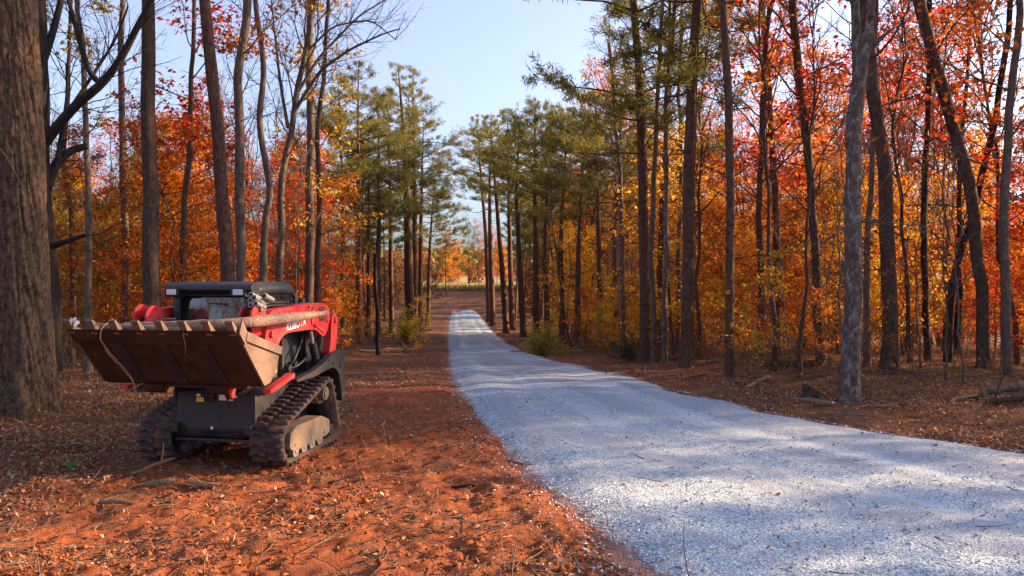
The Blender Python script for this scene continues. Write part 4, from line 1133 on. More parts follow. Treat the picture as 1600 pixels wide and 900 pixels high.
# engine housing, side screens, hoses
prism('engine_cover', round_poly([(.95, .92), (.95, 1.62), (1.42, 1.55), (1.62, 1.36), (1.62, .70), (1.50, .60), (1.3, .92)], .05), -.60, .60, 'loader_black', loader, .02)
cyl('exhaust_pipe', (.38, 1.30, 1.55), (.38, 1.30, 1.84), .045, 'loader_black', loader)
prism('cab_base', round_poly([(-.12, .93), (-.12, 1.50), (.96, 1.50), (.96, .93)], .03), -.50, .50, 'cab_grey', loader, .01)
for sgn in (-1, 1):
    s = sgn * .5045
    sc_ = box('side_screen', (s, .16, 1.20), (.010, .40, .50), 'screen', loader, .002)
    bm = bmesh.new()
    for r_ in range(7):
        for c_ in range(3):
            if r_ < 3 and c_ > 2 - (3 - r_) + 1: continue
            add_box(bm, (s + sgn * .006, .02 + c_ * .125, 1.00 + r_ * .066), (.004, .11, .034))
    bm_obj('screen_slots', bm, 'dark_gap', sc_)
    box('side_post', (sgn * .525, .46, 1.20), (.05, .05, .52), 'cab_grey', loader, .008)
    bm = bmesh.new()                                            # coil spring beside the cab
    P = np.array([(sgn * .545 + .018 * math.cos(t), .40 + .018 * math.sin(t), 1.02 + .40 * t / 88) for t in np.linspace(0, 88, 420)])
    v, q = tubes([(P, np.full(len(P), .004), 5)]); bm.free(); obj('coil_spring', arr_mesh('coil_spring', v, q, [M['hose']], True), loader)
    box('side_badge', (sgn * .512, .34, 1.02), (.006, .045, .05), 'yellow_paint', loader, .001)
    pipe('hydraulic_hose', [(sgn * .56, .55, 1.0), (sgn * .62, .62, 1.15), (sgn * .60, .8, 1.28), (sgn * .58, .92, 1.40)], .016, 'hose', loader)
    pipe('hydraulic_hose', [(sgn * .56, .45, 1.0), (sgn * .66, .60, 1.05), (sgn * .66, .85, 1.12), (sgn * .58, .98, 1.2)], .016, 'hose', loader)
    bm = bmesh.new(); add_cyl(bm, (sgn * .53, .5, 1.02), (sgn * .62, .5, 1.02), .05, 16); add_cyl(bm, (sgn * .53, .62, 1.06), (sgn * .64, .62, 1.06), .035, 16); bm_obj('hinge_pin', bm, 'loader_black', loader, .006)

# ---- cab
cab = ring('cab', round_poly([(-.10, 1.44), (-.10, 1.93), (-.06, 2.03), (.76, 2.03), (.93, 1.86), (.97, 1.44)], [.01, .03, .05, .10, .10, .01]),
           round_poly([(.02, 1.50), (.02, 1.915), (.87, 1.915), (.90, 1.50)], [.02, .05, .10, .02]), .455, .50, 'cab_grey', loader)
ring('side_frame', round_poly([(-.10, 1.44), (-.10, 1.93), (-.06, 2.03), (.76, 2.03), (.93, 1.86), (.97, 1.44)], [.01, .03, .05, .10, .10, .01]),
     round_poly([(.02, 1.50), (.02, 1.915), (.87, 1.915), (.90, 1.50)], [.02, .05, .10, .02]), -.50, -.455, 'cab_grey', cab)
for sgn in (-1, 1):
    box('side_window', (sgn * .470, .45, 1.70), (.006, .90, .46), 'glass', cab, 0)
    bm = bmesh.new()
    for k in range(11): add_box(bm, (sgn * .487, .05 + k * .082, 1.705), (.007, .008, .44))
    for k in range(8): add_box(bm, (sgn * .481, .46, 1.53 + k * .052), (.007, .90, .008))
    bm_obj('window_grille', bm, 'loader_black', cab)
ring('front_frame', round_poly([(-.50, .95), (-.50, 2.0), (.50, 2.0), (.50, .95)], .03), round_poly([(-.43, 1.06), (-.43, 1.915), (.43, 1.915), (.43, 1.06)], .09), -.135, -.085, 'cab_grey', cab, 'y')
ring('door_seal', round_poly([(-.445, 1.045), (-.445, 1.925), (.445, 1.925), (.445, 1.045)], .09), round_poly([(-.415, 1.08), (-.415, 1.90), (.415, 1.90), (.415, 1.08)], .08), -.140, -.110, 'hose', cab, 'y')
box('front_window', (0, -.068, 1.48), (.88, .006, .87), 'glass', cab, 0, Matrix.Rotation(R(-5), 4, 'X'))
box('wiper', (.02, -.112, 1.82), (.16, .008, .012), 'hose', cab, .002)
box('rear_panel', (0, .935, 1.62), (.90, .03, .42), 'cab_grey', cab, .004)
prism('roof', round_poly([(-.10, 1.99), (-.12, 2.035), (-.02, 2.062), (.70, 2.062), (.86, 1.985)], .03), -.47, .47, 'cab_grey', cab, .012)
vis = bmesh.new()
add_prism(vis, round_poly([(-.25, 1.975), (-.25, 2.03), (-.20, 2.05), (-.06, 2.055), (-.06, 1.93), (-.14, 1.925)], .015), -.525, .525)
visor = bm_obj('visor', vis, 'cab_grey', cab, .008)
for sx in (-.43, .375):
    hs = prism('headlight', round_poly([(-.268, 1.905), (-.268, 1.995), (-.12, 2.0), (-.12, 1.895)], .012), sx - .085, sx + .085, 'loader_black', cab, .008)
    box('lens', (sx, -.271, 1.952), (.115, .014, .062), 'lamp_lens', hs, .006)

# ---- lift arms
ARM = [(-.42, 1.06), (-.47, 1.42), (-.40, 1.70), (-.30, 1.76), (.60, 1.80), (.88, 1.80), (1.08, 1.78), (1.20, 1.71), (1.235, 1.60), (1.12, 1.39), (1.02, 1.37), (.82, 1.47), (.60, 1.485), (.20, 1.49), (.0, 1.485), (-.16, 1.40), (-.22, 1.06)]
for sgn in (-1, 1):
    a, b = (.66, .80) if sgn > 0 else (-.70, -.56)
    arm = prism('lift_arm', round_poly(ARM, [.03, .08, .06, .06, .05, .05, .06, .06, .05, .05, .04, .04, .1, .1, .1, .1, .03]), a, b, 'loader_red', loader, .012)
    s = .80 if sgn > 0 else -.70
    # doubler plate round the rear knee and pins
    prism('knee_plate', round_poly([(.66, 1.55), (.70, 1.765), (.90, 1.775), (1.07, 1.755), (1.17, 1.69), (1.20, 1.60), (1.10, 1.425), (1.03, 1.41), (.82, 1.50)], .05), s - .001 * sgn, s + .014 * sgn, 'loader_red', arm, .004)
    for (y, z, r_) in ((1.12, 1.585, .045), (.78, 1.535, .035), (-.33, 1.50, .04)): cyl('pin', (s, y, z), (s + .03 * sgn, y, z), r_, 'loader_red', arm, .005, 18)
    bg_ = box('badge', (s + .016 * sgn, .955, 1.655), (.004, .155, .17), 'loader_black', arm, .001)
    box('badge_strip', (s + .0195 * sgn, .955, 1.648), (.003, .145, .034), 'white_paint', bg_, .0005)
    bm = bmesh.new()
    for dz in (.062, .036, -.045): add_box(bm, (s + .0195 * sgn, .955, 1.655 + dz), (.003, .13, .012))
    bm_obj('badge_line', bm, 'loader_red', bg_)
    # link from the rear tower to the arm
    lk = prism('rear_link', round_poly([(1.20, 1.12), (1.26, 1.30), (1.29, 1.58), (1.34, 1.66), (1.43, 1.64), (1.48, 1.54), (1.47, 1.36), (1.40, 1.12)], .05), (.70 if sgn > 0 else -.70), (.80 if sgn > 0 else -.60), 'loader_red', loader, .012)
    bm = bmesh.new(); add_cyl(bm, (s, 1.40, 1.56), (s + .02 * sgn, 1.40, 1.56), .04, 18); bm_obj('pin', bm, 'loader_red', lk, .004)
    # lift cylinder
    lc = cyl('lift_cylinder', (.73 * sgn, .98, 1.05), (.73 * sgn, .86, 1.30), .05, 'loader_black', loader)
    cyl('rod', (.73 * sgn, .86, 1.30), (.73 * sgn, .80, 1.46), .026, 'steel', lc)
    # front lugs and bucket cylinder
    lg = prism('arm_lug', round_poly([(-.66, 1.50), (-.66, 1.76), (-.58, 1.83), (-.44, 1.81), (-.34, 1.72), (-.34, 1.50)], .05), (.74 if sgn > 0 else -.62), (.755 if sgn > 0 else -.60), 'loader_red', arm, .006)
    prism('arm_lug', round_poly([(-.66, 1.50), (-.66, 1.74), (-.58, 1.81), (-.44, 1.81), (-.34, 1.72), (-.34, 1.50)], .05), (.60 if sgn > 0 else -.48), (.615 if sgn > 0 else -.46), 'loader_red', arm, .006)
    bc = cyl('tilt_cylinder', ((.68 if sgn > 0 else -.54), -.55, 1.70), ((.68 if sgn > 0 else -.54), -.40, 1.30), .045, 'loader_black', loader)
    cyl('rod', ((.68 if sgn > 0 else -.54), -.40, 1.30), ((.68 if sgn > 0 else -.54), -.36, 1.10), .025, 'steel', bc)
for k, (dy, dz) in enumerate([(0, 0), (.012, -.03)]):
    pipe('hydraulic_hose', [(.71, -.40 + dy, 1.80 + dz), (.74, -.30, 1.84 + dz), (.75, -.1, 1.835 + dz), (.74, .2, 1.83 + dz)], .011, 'hose', loader)
pipe('hydraulic_hose', [(.70, -.50, 1.80), (.62, -.58, 1.78), (.60, -.60, 1.68), (.62, -.56, 1.58)], .012, 'hose', loader)
for (y, z) in ((.10, 1.72), (-.15, 1.72), (.60, 1.755), (1.15, 1.68)): cyl('bolt', (.80, y, z), (.812, y, z), .013, 'loader_black', loader, .002, 8)
for (y, z) in ((.95, 1.08), (1.1, 1.02), (1.38, .75), (1.40, .64)): cyl('bolt', (.90, y, z), (.912, y, z), .014, 'loader_black', loader, .002, 8)
for sx in (-.44, -.30, .30, .44): cyl('bolt', (sx, -.128, .36), (sx, -.140, .36), .013, 'cab_grey', loader, .002, 8)
bm = bmesh.new(); add_cyl(bm, (-.66, -.34, 1.20), (.66, -.34, 1.20), .06, 18); bm_obj('arm_cross_tube', bm, 'loader_red', loader, .005)
box('tie_bar', (-.36, -.45, 1.665), (.20, .02, .016), 'steel', loader, .003)

fc = bpy.data.curves.new('lettering', 'FONT'); fc.body = 'KUBOTA'; fc.size = .118; fc.extrude = .002; fc.offset = .0015; fc.shear = .12; fc.align_x = 'LEFT'; fc.space_character = 1.08
fc.materials.append(M['white_paint'])
tmp = bpy.data.objects.new('lettering_curve', fc); COL.objects.link(tmp)
fme = bpy.data.meshes.new_from_object(tmp.evaluated_get(bpy.context.evaluated_depsgraph_get())); bpy.data.objects.remove(tmp)
fo = obj('lettering', fme, loader)
sl_ = R(4.5)
fo.matrix_local = Matrix.Translation((.8035, .02, 1.508)) @ Matrix(((0, 0, 1, 0), (1, 0, 0, 0), (0, 1, 0, 0), (0, 0, 0, 1))) @ Matrix.Rotation(sl_, 4, 'Z') @ Matrix.Scale(1.0, 4)

# hydraulic couplers clustered on the left arm
hc = bmesh.new(); add_box(hc, (.735, -.46, 1.80), (.10, .12, .10)); cp = bm_obj('coupler_block', hc, 'dusty_frame', loader, .012)
for (dx, dz, r_, dy) in [(-.045, .09, .026, 0), (.01, .055, .028, -.04), (-.045, .03, .026, -.02), (-.035, -.02, .026, -.03), (.035, -.005, .027, -.05), (.07, .075, .030, .06)]:
    bm = bmesh.new(); p = Vector((.725 + dx, -.53 + dy, 1.845 + dz)); q_ = p + Vector((.01, .16, -.05))
    add_cyl(bm, p, q_, r_, 16); add_cyl(bm, p - Vector((0, .012, 0)), p + Vector((0, .012, 0)), r_ * 1.15, 16)
    cpl = bm_obj('coupler', bm, 'steel', cp, .003)
    bm = bmesh.new(); add_cyl(bm, p - Vector((0, .0145, 0)), p - Vector((0, .011, 0)), r_ * .6, 14); bm_obj('socket', bm, 'dark_gap', cpl)

# ---- bucket
LIP, HEEL, BACK = np.array([-1.24, 1.585]), np.array([-.70, .985]), np.array([-.37, 1.37])
BW = .905
th_ = .022
bk = bmesh.new()
fl = LIP - HEEL; fn = norm(np.array([fl[1], -fl[0]]));  fn = fn if fn[1] > 0 else -fn
shell = [tuple(LIP), tuple(HEEL + norm(fl) * .05), tuple(HEEL + np.array([.03, .0])), tuple(HEEL + np.array([.10, .02])), tuple(HEEL + np.array([.25, .16])), tuple(BACK)]
inn = [tuple(BACK + np.array([-.03, -.005])), tuple(HEEL + np.array([.22, .175])), tuple(HEEL + np.array([.09, .05])), tuple(HEEL + np.array([.02, .035])), tuple(HEEL + norm(fl) * .06 + fn * th_), tuple(LIP + fn * th_)]
add_prism(bk, shell + inn, -BW, BW)
bucket = bm_obj('bucket', bk, 'bucket_steel', loader, .003)
side = [tuple(LIP + norm(fl) * -.02), tuple(HEEL + norm(fl) * .02), tuple(HEEL + np.array([.11, .03])), tuple(HEEL + np.array([.26, .17])), tuple(BACK), tuple(LIP + fn * .10 - norm(fl) * .06)]
for sgn in (-1, 1):
    a, b = (BW, BW + .022) if sgn > 0 else (-BW - .022, -BW)
    prism('side_plate', side, a, b, 'bucket_edge', bucket, .003)
    # stiffener along the upper rim
    r0, r1 = BACK, LIP + fn * .10 - norm(fl) * .10; dn = norm(r1 - r0); pn = np.array([dn[1], -dn[0]]); pn = pn if pn[1] < 0 else -pn
    prism('rim_bar', [tuple(r0), tuple(r1), tuple(r1 + pn * .085), tuple(r0 + pn * .085)], (BW + .0225) * sgn, (BW + .048) * sgn, 'bucket_edge', bucket, .006)
    # side cutter near the lip
    prism('side_cutter', [tuple(LIP - norm(fl) * .01), tuple(LIP - norm(fl) * .17), tuple(LIP - norm(fl) * .17 + fn * .10), tuple(LIP + fn * .13 + norm(fl) * .06)], (BW + .0225) * sgn, (BW + .040) * sgn, 'bucket_edge', bucket, .004)
# cutting edge, heel bar and skid straps under the floor
u = norm(fl)
prism('cutting_edge', [tuple(LIP + u * .02 - fn * .001), tuple(LIP - u * .15 - fn * .001), tuple(LIP - u * .16 - fn * .016), tuple(LIP + u * .03 - fn * .012)], -BW - .01, BW + .01, 'bucket_steel', bucket, .003)
for sx in (-.47, .02, .47):
    prism('skid_strap', [tuple(LIP - u * .165 - fn * .001), tuple(HEEL + u * .07 - fn * .001), tuple(HEEL + u * .05 - fn * .014), tuple(LIP - u * .17 - fn * .014)], sx - .07, sx + .07, 'loader_black', bucket, .004)
prism('heel_bar', [tuple(HEEL + u * .09 - fn * .001), tuple(HEEL + u * .03 - fn * .001), tuple(HEEL + u * .03 - fn * .017), tuple(HEEL + u * .09 - fn * .017)], -BW, BW, 'bucket_edge', bucket, .004) if False else None
for sx in (-.36, .36):
    prism('coupler_hook', round_poly([(-.70, .975), (-.66, .90), (-.56, .87), (-.46, .92), (-.42, 1.02), (-.5, 1.05)], .02), sx - .11, sx + .11, 'bucket_steel', bucket, .008)
box('heel_plate', (.12, -.60, .965), (1.15, .10, .03), 'bucket_steel', bucket, .008)
for sx in (.42, .47):
    prism('coupler_pin', round_poly([(-.64, .96), (-.60, .84), (-.55, .84), (-.52, .96)], .02), sx, sx + .03, 'loader_red' if sx > .45 else 'bucket_steel', bucket, .004)
for k in range(8):
    xc = -.875 + k * 1.75 / 7
    bm = bmesh.new()
    d0, d1 = LIP - u * .03, LIP + u * .135 + fn * .012
    pts = [(d0 - fn * .016), (d0 + fn * .052), (d1 + fn * .016), (d1 - fn * .006)]
    A = [bm.verts.new((xc - .032, *p)) for p in pts[:2]] + [bm.verts.new((xc - .040, *p)) for p in pts[2:]]
    B = [bm.verts.new((xc + .032, *p)) for p in pts[:2]] + [bm.verts.new((xc + .040, *p)) for p in pts[2:]]
    bm.faces.new(A); bm.faces.new(B[::-1])
    for i in range(4): bm.faces.new((A[i], B[i], B[(i + 1) % 4], A[(i + 1) % 4]))
    bm_obj('tooth', bm, 'bucket_edge', bucket, .006)

# ---- what lies in and hangs from the bucket
def l2w(p):
    c, s = math.cos(PSI), math.sin(PSI)
    return np.array((LX + p[0] * c + p[1] * s, LY - p[0] * s + p[1] * c, LZ + p[2]))
P = refine(np.array([l2w(p) for p in [(-.42, -1.05, 1.595), (-.1, -1.08, 1.61), (.25, -1.08, 1.625), (.62, -1.02, 1.645), (.86, -.88, 1.665), (.97, -.45, 1.675), (1.03, .05, 1.685), (1.06, .42, 1.69)]]), .04)
c0 = P[0].copy(); P = P - c0; n = len(P); tt = np.linspace(0, 1, n)
rad = np.interp(tt, [0, .5, .62, .8, 1], [.062, .058, .060, .050, .030]) * (1 + .12 * fbm(tt * 22, tt * 0, 9, 3))
pol = [(P, rad, 14)]
rr_ = np.random.default_rng(4)
for k in range(9): pol.append((poly(rr_, P[-1] + rr_.normal(0, .012, 3), norm(P[-1] - P[-4]) + rr_.normal(0, .12, 3), rr_.uniform(.05, .16), 4, .08), taper(.014, .004, 5), 5))
pol.append((poly(rr_, P[int(n * .86)], norm(P[-1] - P[-4]) + np.array([0, 0, .16]), .16, 4, .05), taper(.02, .010, 5), 6))
M['log_bark'] = bark_mat('log_bark', (.15, .085, .06), (.46, .31, .23), 26, 26, .015)
v, q = tubes(pol); lo = obj('log', arr_mesh('log', v, q, [M['log_bark']], True)); lo.location = c0
bm = bmesh.new(); t = norm(P[1] - P[0]); bmesh.ops.create_circle(bm, cap_ends=True, radius=rad[0] * .97, segments=14, matrix=Matrix.Translation(P[0] - t * .002) @ Vector(-t).to_track_quat('Z', 'Y').to_matrix().to_4x4())
me = bpy.data.meshes.new('cut_end'); bm.to_mesh(me); bm.free(); me.materials.append(M['lamp_lens']); obj('cut_end', me, lo)
tag(lo, 'long splintered log lying in the raised loader bucket behind its teeth', 'log')
P = refine(np.array([l2w(p) for p in [(-.68, -1.14, 1.62), (-.2, -1.14, 1.615), (.1, -1.15, 1.60), (.3, -1.15, 1.59)]]), .05); c0 = P[0].copy(); P -= c0
v, q = tubes([(P, taper(.038, .028, len(P)) * (1 + .1 * fbm(np.arange(len(P)) * .5, np.zeros(len(P)), 2, 2)), 10)]); lo = obj('branch', arr_mesh('branch', v, q, [M['log_bark']], True)); lo.location = c0
tag(lo, 'thinner branch lying in the bucket in front of the long log', 'branch')
# vine dangling over the lip
vp = [(-.46, -1.18, 1.70), (-.50, -1.27, 1.64), (-.53, -1.29, 1.55), (-.52, -1.23, 1.42), (-.48, -1.10, 1.28), (-.47, -.97, 1.15), (-.46, -.86, 1.03), (-.46, -.82, .90), (-.45, -.82, .72)]
P = refine(np.array([l2w(p) for p in vp]), .03); c0 = P[0].copy(); P -= c0
P[1:-1] += rr_.normal(0, .004, (len(P) - 2, 3))
P2 = P[len(P) // 3:int(len(P) * .9)] + np.array([-.012, -.01, 0]) + rr_.normal(0, .006, (int(len(P) * .9) - len(P) // 3, 3))
M['vine'] = paint('vine', (.42, .22, .10), .8, dirt=(.2, .1, .05), amt=.6, scale=15)
v, q = tubes([(P, taper(.007, .004, len(P)), 6), (P2, np.full(len(P2), .004), 5)]); lo = obj('vine', arr_mesh('vine', v, q, [M['vine']], True)); lo.location = c0
tag(lo, 'pale dry vine dangling over the lip of the loader bucket', 'vine')
P = refine(np.array([l2w(p) for p in [(.36, -1.26, 1.58), (.37, -1.25, 1.50), (.34, -1.18, 1.42), (.29, -1.12, 1.36)]]), .03); c0 = P[0].copy(); P -= c0
v, q = tubes([(P, taper(.004, .002, len(P)), 5)]); lo = obj('rootlet', arr_mesh('rootlet', v, q, [M['vine']], True)); lo.location = c0
tag(lo, 'thin reddish rootlet hanging from the middle of the bucket lip', 'root')
# crumpled pale scrap on the end tooth
bm = bmesh.new(); rr_ = np.random.default_rng(6)
g = [[bm.verts.new((i * .028 + rr_.normal(0, .005), rr_.normal(0, .012) + .01 * math.sin(i * 2), j * .026 + rr_.normal(0, .005))) for j in range(4)] for i in range(5)]
for i in range(4):
    for j in range(3): bm.faces.new((g[i][j], g[i + 1][j], g[i + 1][j + 1], g[i][j + 1]))
bmesh.ops.solidify(bm, geom=bm.faces[:], thickness=.003)
sc2 = bm_obj('plastic_scrap', bm, 'tag_white', None); sc2.location = l2w((-.87, -1.27, 1.60)); sc2.rotation_euler = (.2, -.5, .1)
tag(sc2, 'crumpled white plastic scrap caught on the far end tooth of the bucket', 'scrap')

# ------------------------------------------------------------------ litter, stones, twigs
rng = np.random.default_rng(99)
def view_spots(n, y0, y1, pw=1.0):
    """points spread evenly over the visible ground"""
    u = rng.uniform(0, 1, n)
    y = 1 / (1 / y0 + (1 / y1 - 1 / y0) * u ** pw)
    x = rng.uniform(-1, 1, n) * (.70 * y + .8)
    return x, y
def rocks(x, y, z, size, squash=.7):
    n = len(x)
    base = np.array([(1, 0, 0), (0, 1, 0), (-1, 0, 0), (0, -1, 0), (0, 0, 1), (0, 0, -1.)])
    V = base[None] * rng.uniform(.55, 1.25, (n, 6, 1)) + rng.normal(0, .18, (n, 6, 3))
    th = rng.uniform(0, 6.28, n); c, s = np.cos(th)[:, None], np.sin(th)[:, None]
    X, Yv = V[..., 0] * c - V[..., 1] * s, V[..., 0] * s + V[..., 1] * c
    V = np.stack([X, Yv, V[..., 2] * squash], 2) * size[:, None, None]
    V += np.stack([x, y, z], 1)[:, None, :]
    F = np.array([(0, 1, 4), (1, 2, 4), (2, 3, 4), (3, 0, 4), (1, 0, 5), (2, 1, 5), (3, 2, 5), (0, 3, 5)])
    return V.reshape(-1, 3), (F[None] + (np.arange(n) * 6)[:, None, None]).reshape(-1, 3)

# leaf litter
x, y = view_spots(400000, 4.6, 70, .8)
d = road_dist(x, y); cm_ = clay_mask(x, y)
prob = np.where(d < .05, .0012, (1 - cm_) * .95 + .022)
patch = np.clip(.55 + fbm(x * .8, y * .8, 201, 3) * 1.3, .08, 1)
k = rng.uniform(0, 1, len(x)) < prob * patch
x, y = x[k], y[k]
inl = road_dist(x, y) < 0
z = np.where(inl, zroad(x, y) + .03, zground(x, y) + rng.uniform(.005, .035, len(x)))
v, q = leaves(rng, np.stack([x, y, z], 1), .044, .55, .6, var=.6)
tag(obj('leaf_litter', arr_mesh('leaf_litter', v, q, [M['litter']])), 'brown fallen leaves covering the forest floor', 'leaves', kind='stuff')

# loose stones on and along the road
x, y = view_spots(110000, 4.6, 40, 1.0)
d = road_dist(x, y)
p = np.where(d < 0, .10 + .75 * smooth01(1 + d / .5), .8 * np.exp(-d / .22) + .001)
k = rng.uniform(0, 1, len(x)) < p
x, y, d = x[k], y[k], d[k]
z = np.where(d < 0, np.maximum(zroad(x, y), zground(x, y)) + .012, zground(x, y) + .006)
v, q = rocks(x, y, z, rng.gamma(5., .0020, len(x)).clip(.004, .028))
tag(obj('loose_gravel', arr_mesh('loose_gravel', v, q, [M['stone']])), 'loose pale stones along the road edges', 'stones', kind='stuff')

# clods of clay
x, y = view_spots(60000, 4.6, 24, .8)
d = road_dist(x, y)
k = (rng.uniform(0, 1, len(x)) < clay_mask(x, y) * np.clip(.3 + fbm(x * 1.2, y * 1.2, 301, 3) * 1.5, .03, 1)) & (d > .15)
x, y = x[k], y[k]
v, q = rocks(x, y, zground(x, y) + .004, rng.gamma(1.6, .0065, len(x)).clip(.003, .05), .75)
tag(obj('clay_clods', arr_mesh('clay_clods', v, q, [M['clod']])), 'small lumps of orange clay on the graded ground', 'clay', kind='stuff')

# twigs and wood chips, brush stems
pol = []
x, y = view_spots(9500, 4.6, 45, .9); d = road_dist(x, y)
for a, b, c, e in zip(x, y, d, clay_mask(x, y)):
    if c < -.1 and rng.uniform() > .02 or (e > .5 and rng.uniform() > .6): continue
    z = gz(a, b) if c > 0 else float(zroad(a, b)) + .03
    th = rng.uniform(0, 6.28); L = rng.gamma(1.8, .085)
    P = poly(rng, (a, b, z + .012), (math.cos(th), math.sin(th), rng.normal(0, .12)), L, 4, .18)
    P[:, 2] = np.maximum(P[:, 2], z + .006)
    pol.append((P, taper(rng.uniform(.0025, .008), .002, 5), 4))
v, q = tubes(pol)
tag(obj('twig_litter', arr_mesh('twig_litter', v, q, [M['twig']], True)), 'thin twigs scattered over the ground', 'twigs', kind='stuff')

x, y = view_spots(26000, 4.6, 40, .9); d = road_dist(x, y)
k = (d > .1) & (rng.uniform(0, 1, len(x)) < np.clip(.25 + fbm(x * .7, y * .7, 401, 3) * 1.5, .02, .9)); x, y = x[k], y[k]
v, q = leaves(rng, np.stack([x, y, zground(x, y) + .010], 1), .055, .6, .16, var=.75)
M['chips'] = leaf_mat('wood_chips', [(.12, .05, .03), (.26, .13, .075), (.42, .27, .17), (.18, .07, .035)], .1, 0)
tag(obj('wood_chips', arr_mesh('wood_chips', v, q, [M['chips']])), 'pale splinters and bark chips scattered over the dirt', 'wood chips', kind='stuff')

pol, C = [], []
for side in (-1, 1):
    n = 0
    while n < 3400:
        y = 11 + 55 * rng.uniform() ** 1.8
        lo = right_edge(y) - .4 if side > 0 else left_edge(y) + (2.6 if y < 13.5 else 1.0)
        x = lo + side * rng.uniform(0, 1) ** 1.3 * 16
        if abs(x) > .72 * y + 1: n += .2; continue
        n += 1
        h = rng.gamma(2.2, .30) if y > 15 else rng.gamma(2, .16)
        P = poly(rng, (x, y, gz(x, y) - .02), (rng.normal(0, .3), rng.normal(0, .3), 1), h, 5, .15)
        r = .003 + h * .003
        pol.append((P, taper(r, .002, 6), 3))
        for w in range(int(h * 4)):
            B = poly(rng, P[rng.integers(1, 6)], norm(rng.normal(0, 1, 3) + [0, 0, .7]), h * rng.uniform(.2, .5), 3, .2)
            pol.append((B, taper(.003, .0015, 4), 3))
            if rng.uniform() < .35: C.append(B[rng.integers(1, 4, 3)] + rng.normal(0, .05, (3, 3)))
v, q = tubes(pol)
tag(obj('undergrowth', arr_mesh('undergrowth', v, q, [M['twig']])), 'tangle of thin bare stems on the forest floor', 'undergrowth', kind='stuff')
v, q = leaves(rng, np.concatenate(C), .08, .4)
tag(obj('undergrowth_leaves', arr_mesh('undergrowth_leaves', v, q, [M['tan_leaf']])), 'dry leaves hanging in the tangle of stems', 'leaves', kind='stuff')

# ------------------------------------------------------------------ single pieces of wood
M['cut_wood'] = paint('cut_wood', (.50, .30, .15), .8, dirt=(.30, .16, .08), amt=.6, scale=9)
M['split_wood'] = bark_mat('split_wood', (.12, .065, .04), (.42, .26, .16), 24, 24, .008)
def stick(name, a, b, ra, rb, mat, label, cat='stick', group=None, wob=.03, knots=0, seed=0, sides=10, ends=None):
    r = np.random.default_rng(seed + 500)
    a, b = np.array(a, float), np.array(b, float); n = max(5, int(np.linalg.norm(b - a) / .12))
    P = a + (b - a) * np.linspace(0, 1, n)[:, None]
    P[1:-1] += r.normal(0, wob, (n - 2, 3)) * np.array([1, 1, .4]); P = refine(P, .06)
    c = P.mean(0) * np.array([1, 1, 0]) + np.array([0, 0, min(a[2], b[2])])
    P = P - c
    ends_on = name == 'log' or max(ra, rb) > .055
    rad = taper(ra, rb, len(P)) * (1 + .10 * fbm(np.arange(len(P)) * .3, np.zeros(len(P)), seed, 2))
    if not ends_on:
        tt_ = np.linspace(0, 1, len(P)); rad = rad * np.clip(np.minimum(tt_, 1 - tt_) * 7 + .12, 0, 1); P[:, 2] -= ra * .5
    pol = [(P, rad, sides)]
    if ends_on:
        P[:, 2] -= ra * .35
        for e_, i0, i1 in ((0, 0, 2), (1, -1, -3)):                # splinters at the broken ends
            for k in range(7):
                pol.append((poly(r, P[i0] + r.normal(0, rad[i0] * .45, 3), norm(P[i0] - P[i1]) + r.normal(0, .15, 3), rad[i0] * r.uniform(.3, 1.3), 3, .08), taper(rad[i0] * .28, .002, 4), 4))
    for k in range(knots):
        i = r.integers(len(P) // 5, len(P) - 1)
        pol.append((poly(r, P[i], norm(P[-1] - P[0]) * .5 + r.normal(0, .8, 3) + [0, 0, .5], r.uniform(.12, .5), 4, .15), taper(rad[i] * .45, rad[i] * .2, 5), 5))
    v, q = tubes(pol)
    root = obj(name, arr_mesh(name, v, q, [M[mat]], True)); root.location = c
    for i, s in ((0, -1), (len(P) - 1, 1)) if ends_on else ():
        bm = bmesh.new()
        t = norm(P[min(i + 1, len(P) - 1)] - P[max(i - 1, 0)])
        mtx = Matrix.Translation(P[i] + t * s * .002) @ Vector(t * s).to_track_quat('Z', 'Y').to_matrix().to_4x4()
        bmesh.ops.create_circle(bm, cap_ends=True, radius=rad[i] * .97, segments=sides, matrix=mtx)
        me = bpy.data.meshes.new('cut_end'); bm.to_mesh(me); bm.free(); me.materials.append(M[ends or 'cut_wood'])
        obj('cut_end', me, root)
    return tag(root, label, cat, group)
def gp(px, Y, h=0.): X = (px - 800) / FPX * Y; return (X, Y, gz(X, Y) + h)

stick('log', gp(1196, 19.2, .10), gp(1276, 18.4, .12), .11, .10, 'brown_bark', 'dark log lying behind the stump and the pale split stick', 'log', seed=1)
stick('branch', gp(1163, 15.4, .04), gp(1204, 16.6, .10), .035, .05, 'split_wood', 'pale split branch lying beside the road near the slim dark pine', 'branch', seed=2)
stick('branch', gp(1237, 13.7, .05), gp(1302, 12.75, .05), .035, .06, 'split_wood', 'long pale broken branch lying in front of the stump', 'branch', seed=3, knots=1)
stick('branch', gp(1358, 12.5, .04), gp(1405, 12.3, .05), .03, .035, 'split_wood', 'short pale branch on the leaves right of the forked trunk', 'branch', seed=4)
stick('log', gp(1536, 13.2, .07), gp(1612, 13.6, .12), .07, .09, 'grey_bark', 'weathered grey log at the right edge, the upper one of the pair', 'log', seed=5, knots=1)
stick('log', gp(1540, 12.5, .05), gp(1606, 12.35, .06), .045, .06, 'brown_bark', 'thin brown log at the right edge in front of the weathered grey one', 'log', seed=6, knots=2)
stick('branch', gp(1484, 12.6, .03), gp(1530, 13.0, .06), .03, .04, 'split_wood', 'pale branch pointing at the log pair on the right bank', 'branch', seed=7)
stick('log', gp(1018, 24.5, .1), gp(1110, 23.8, .1), .10, .09, 'grey_bark', 'grey fallen log behind the thickest dark pine trunk', 'log', seed=8)
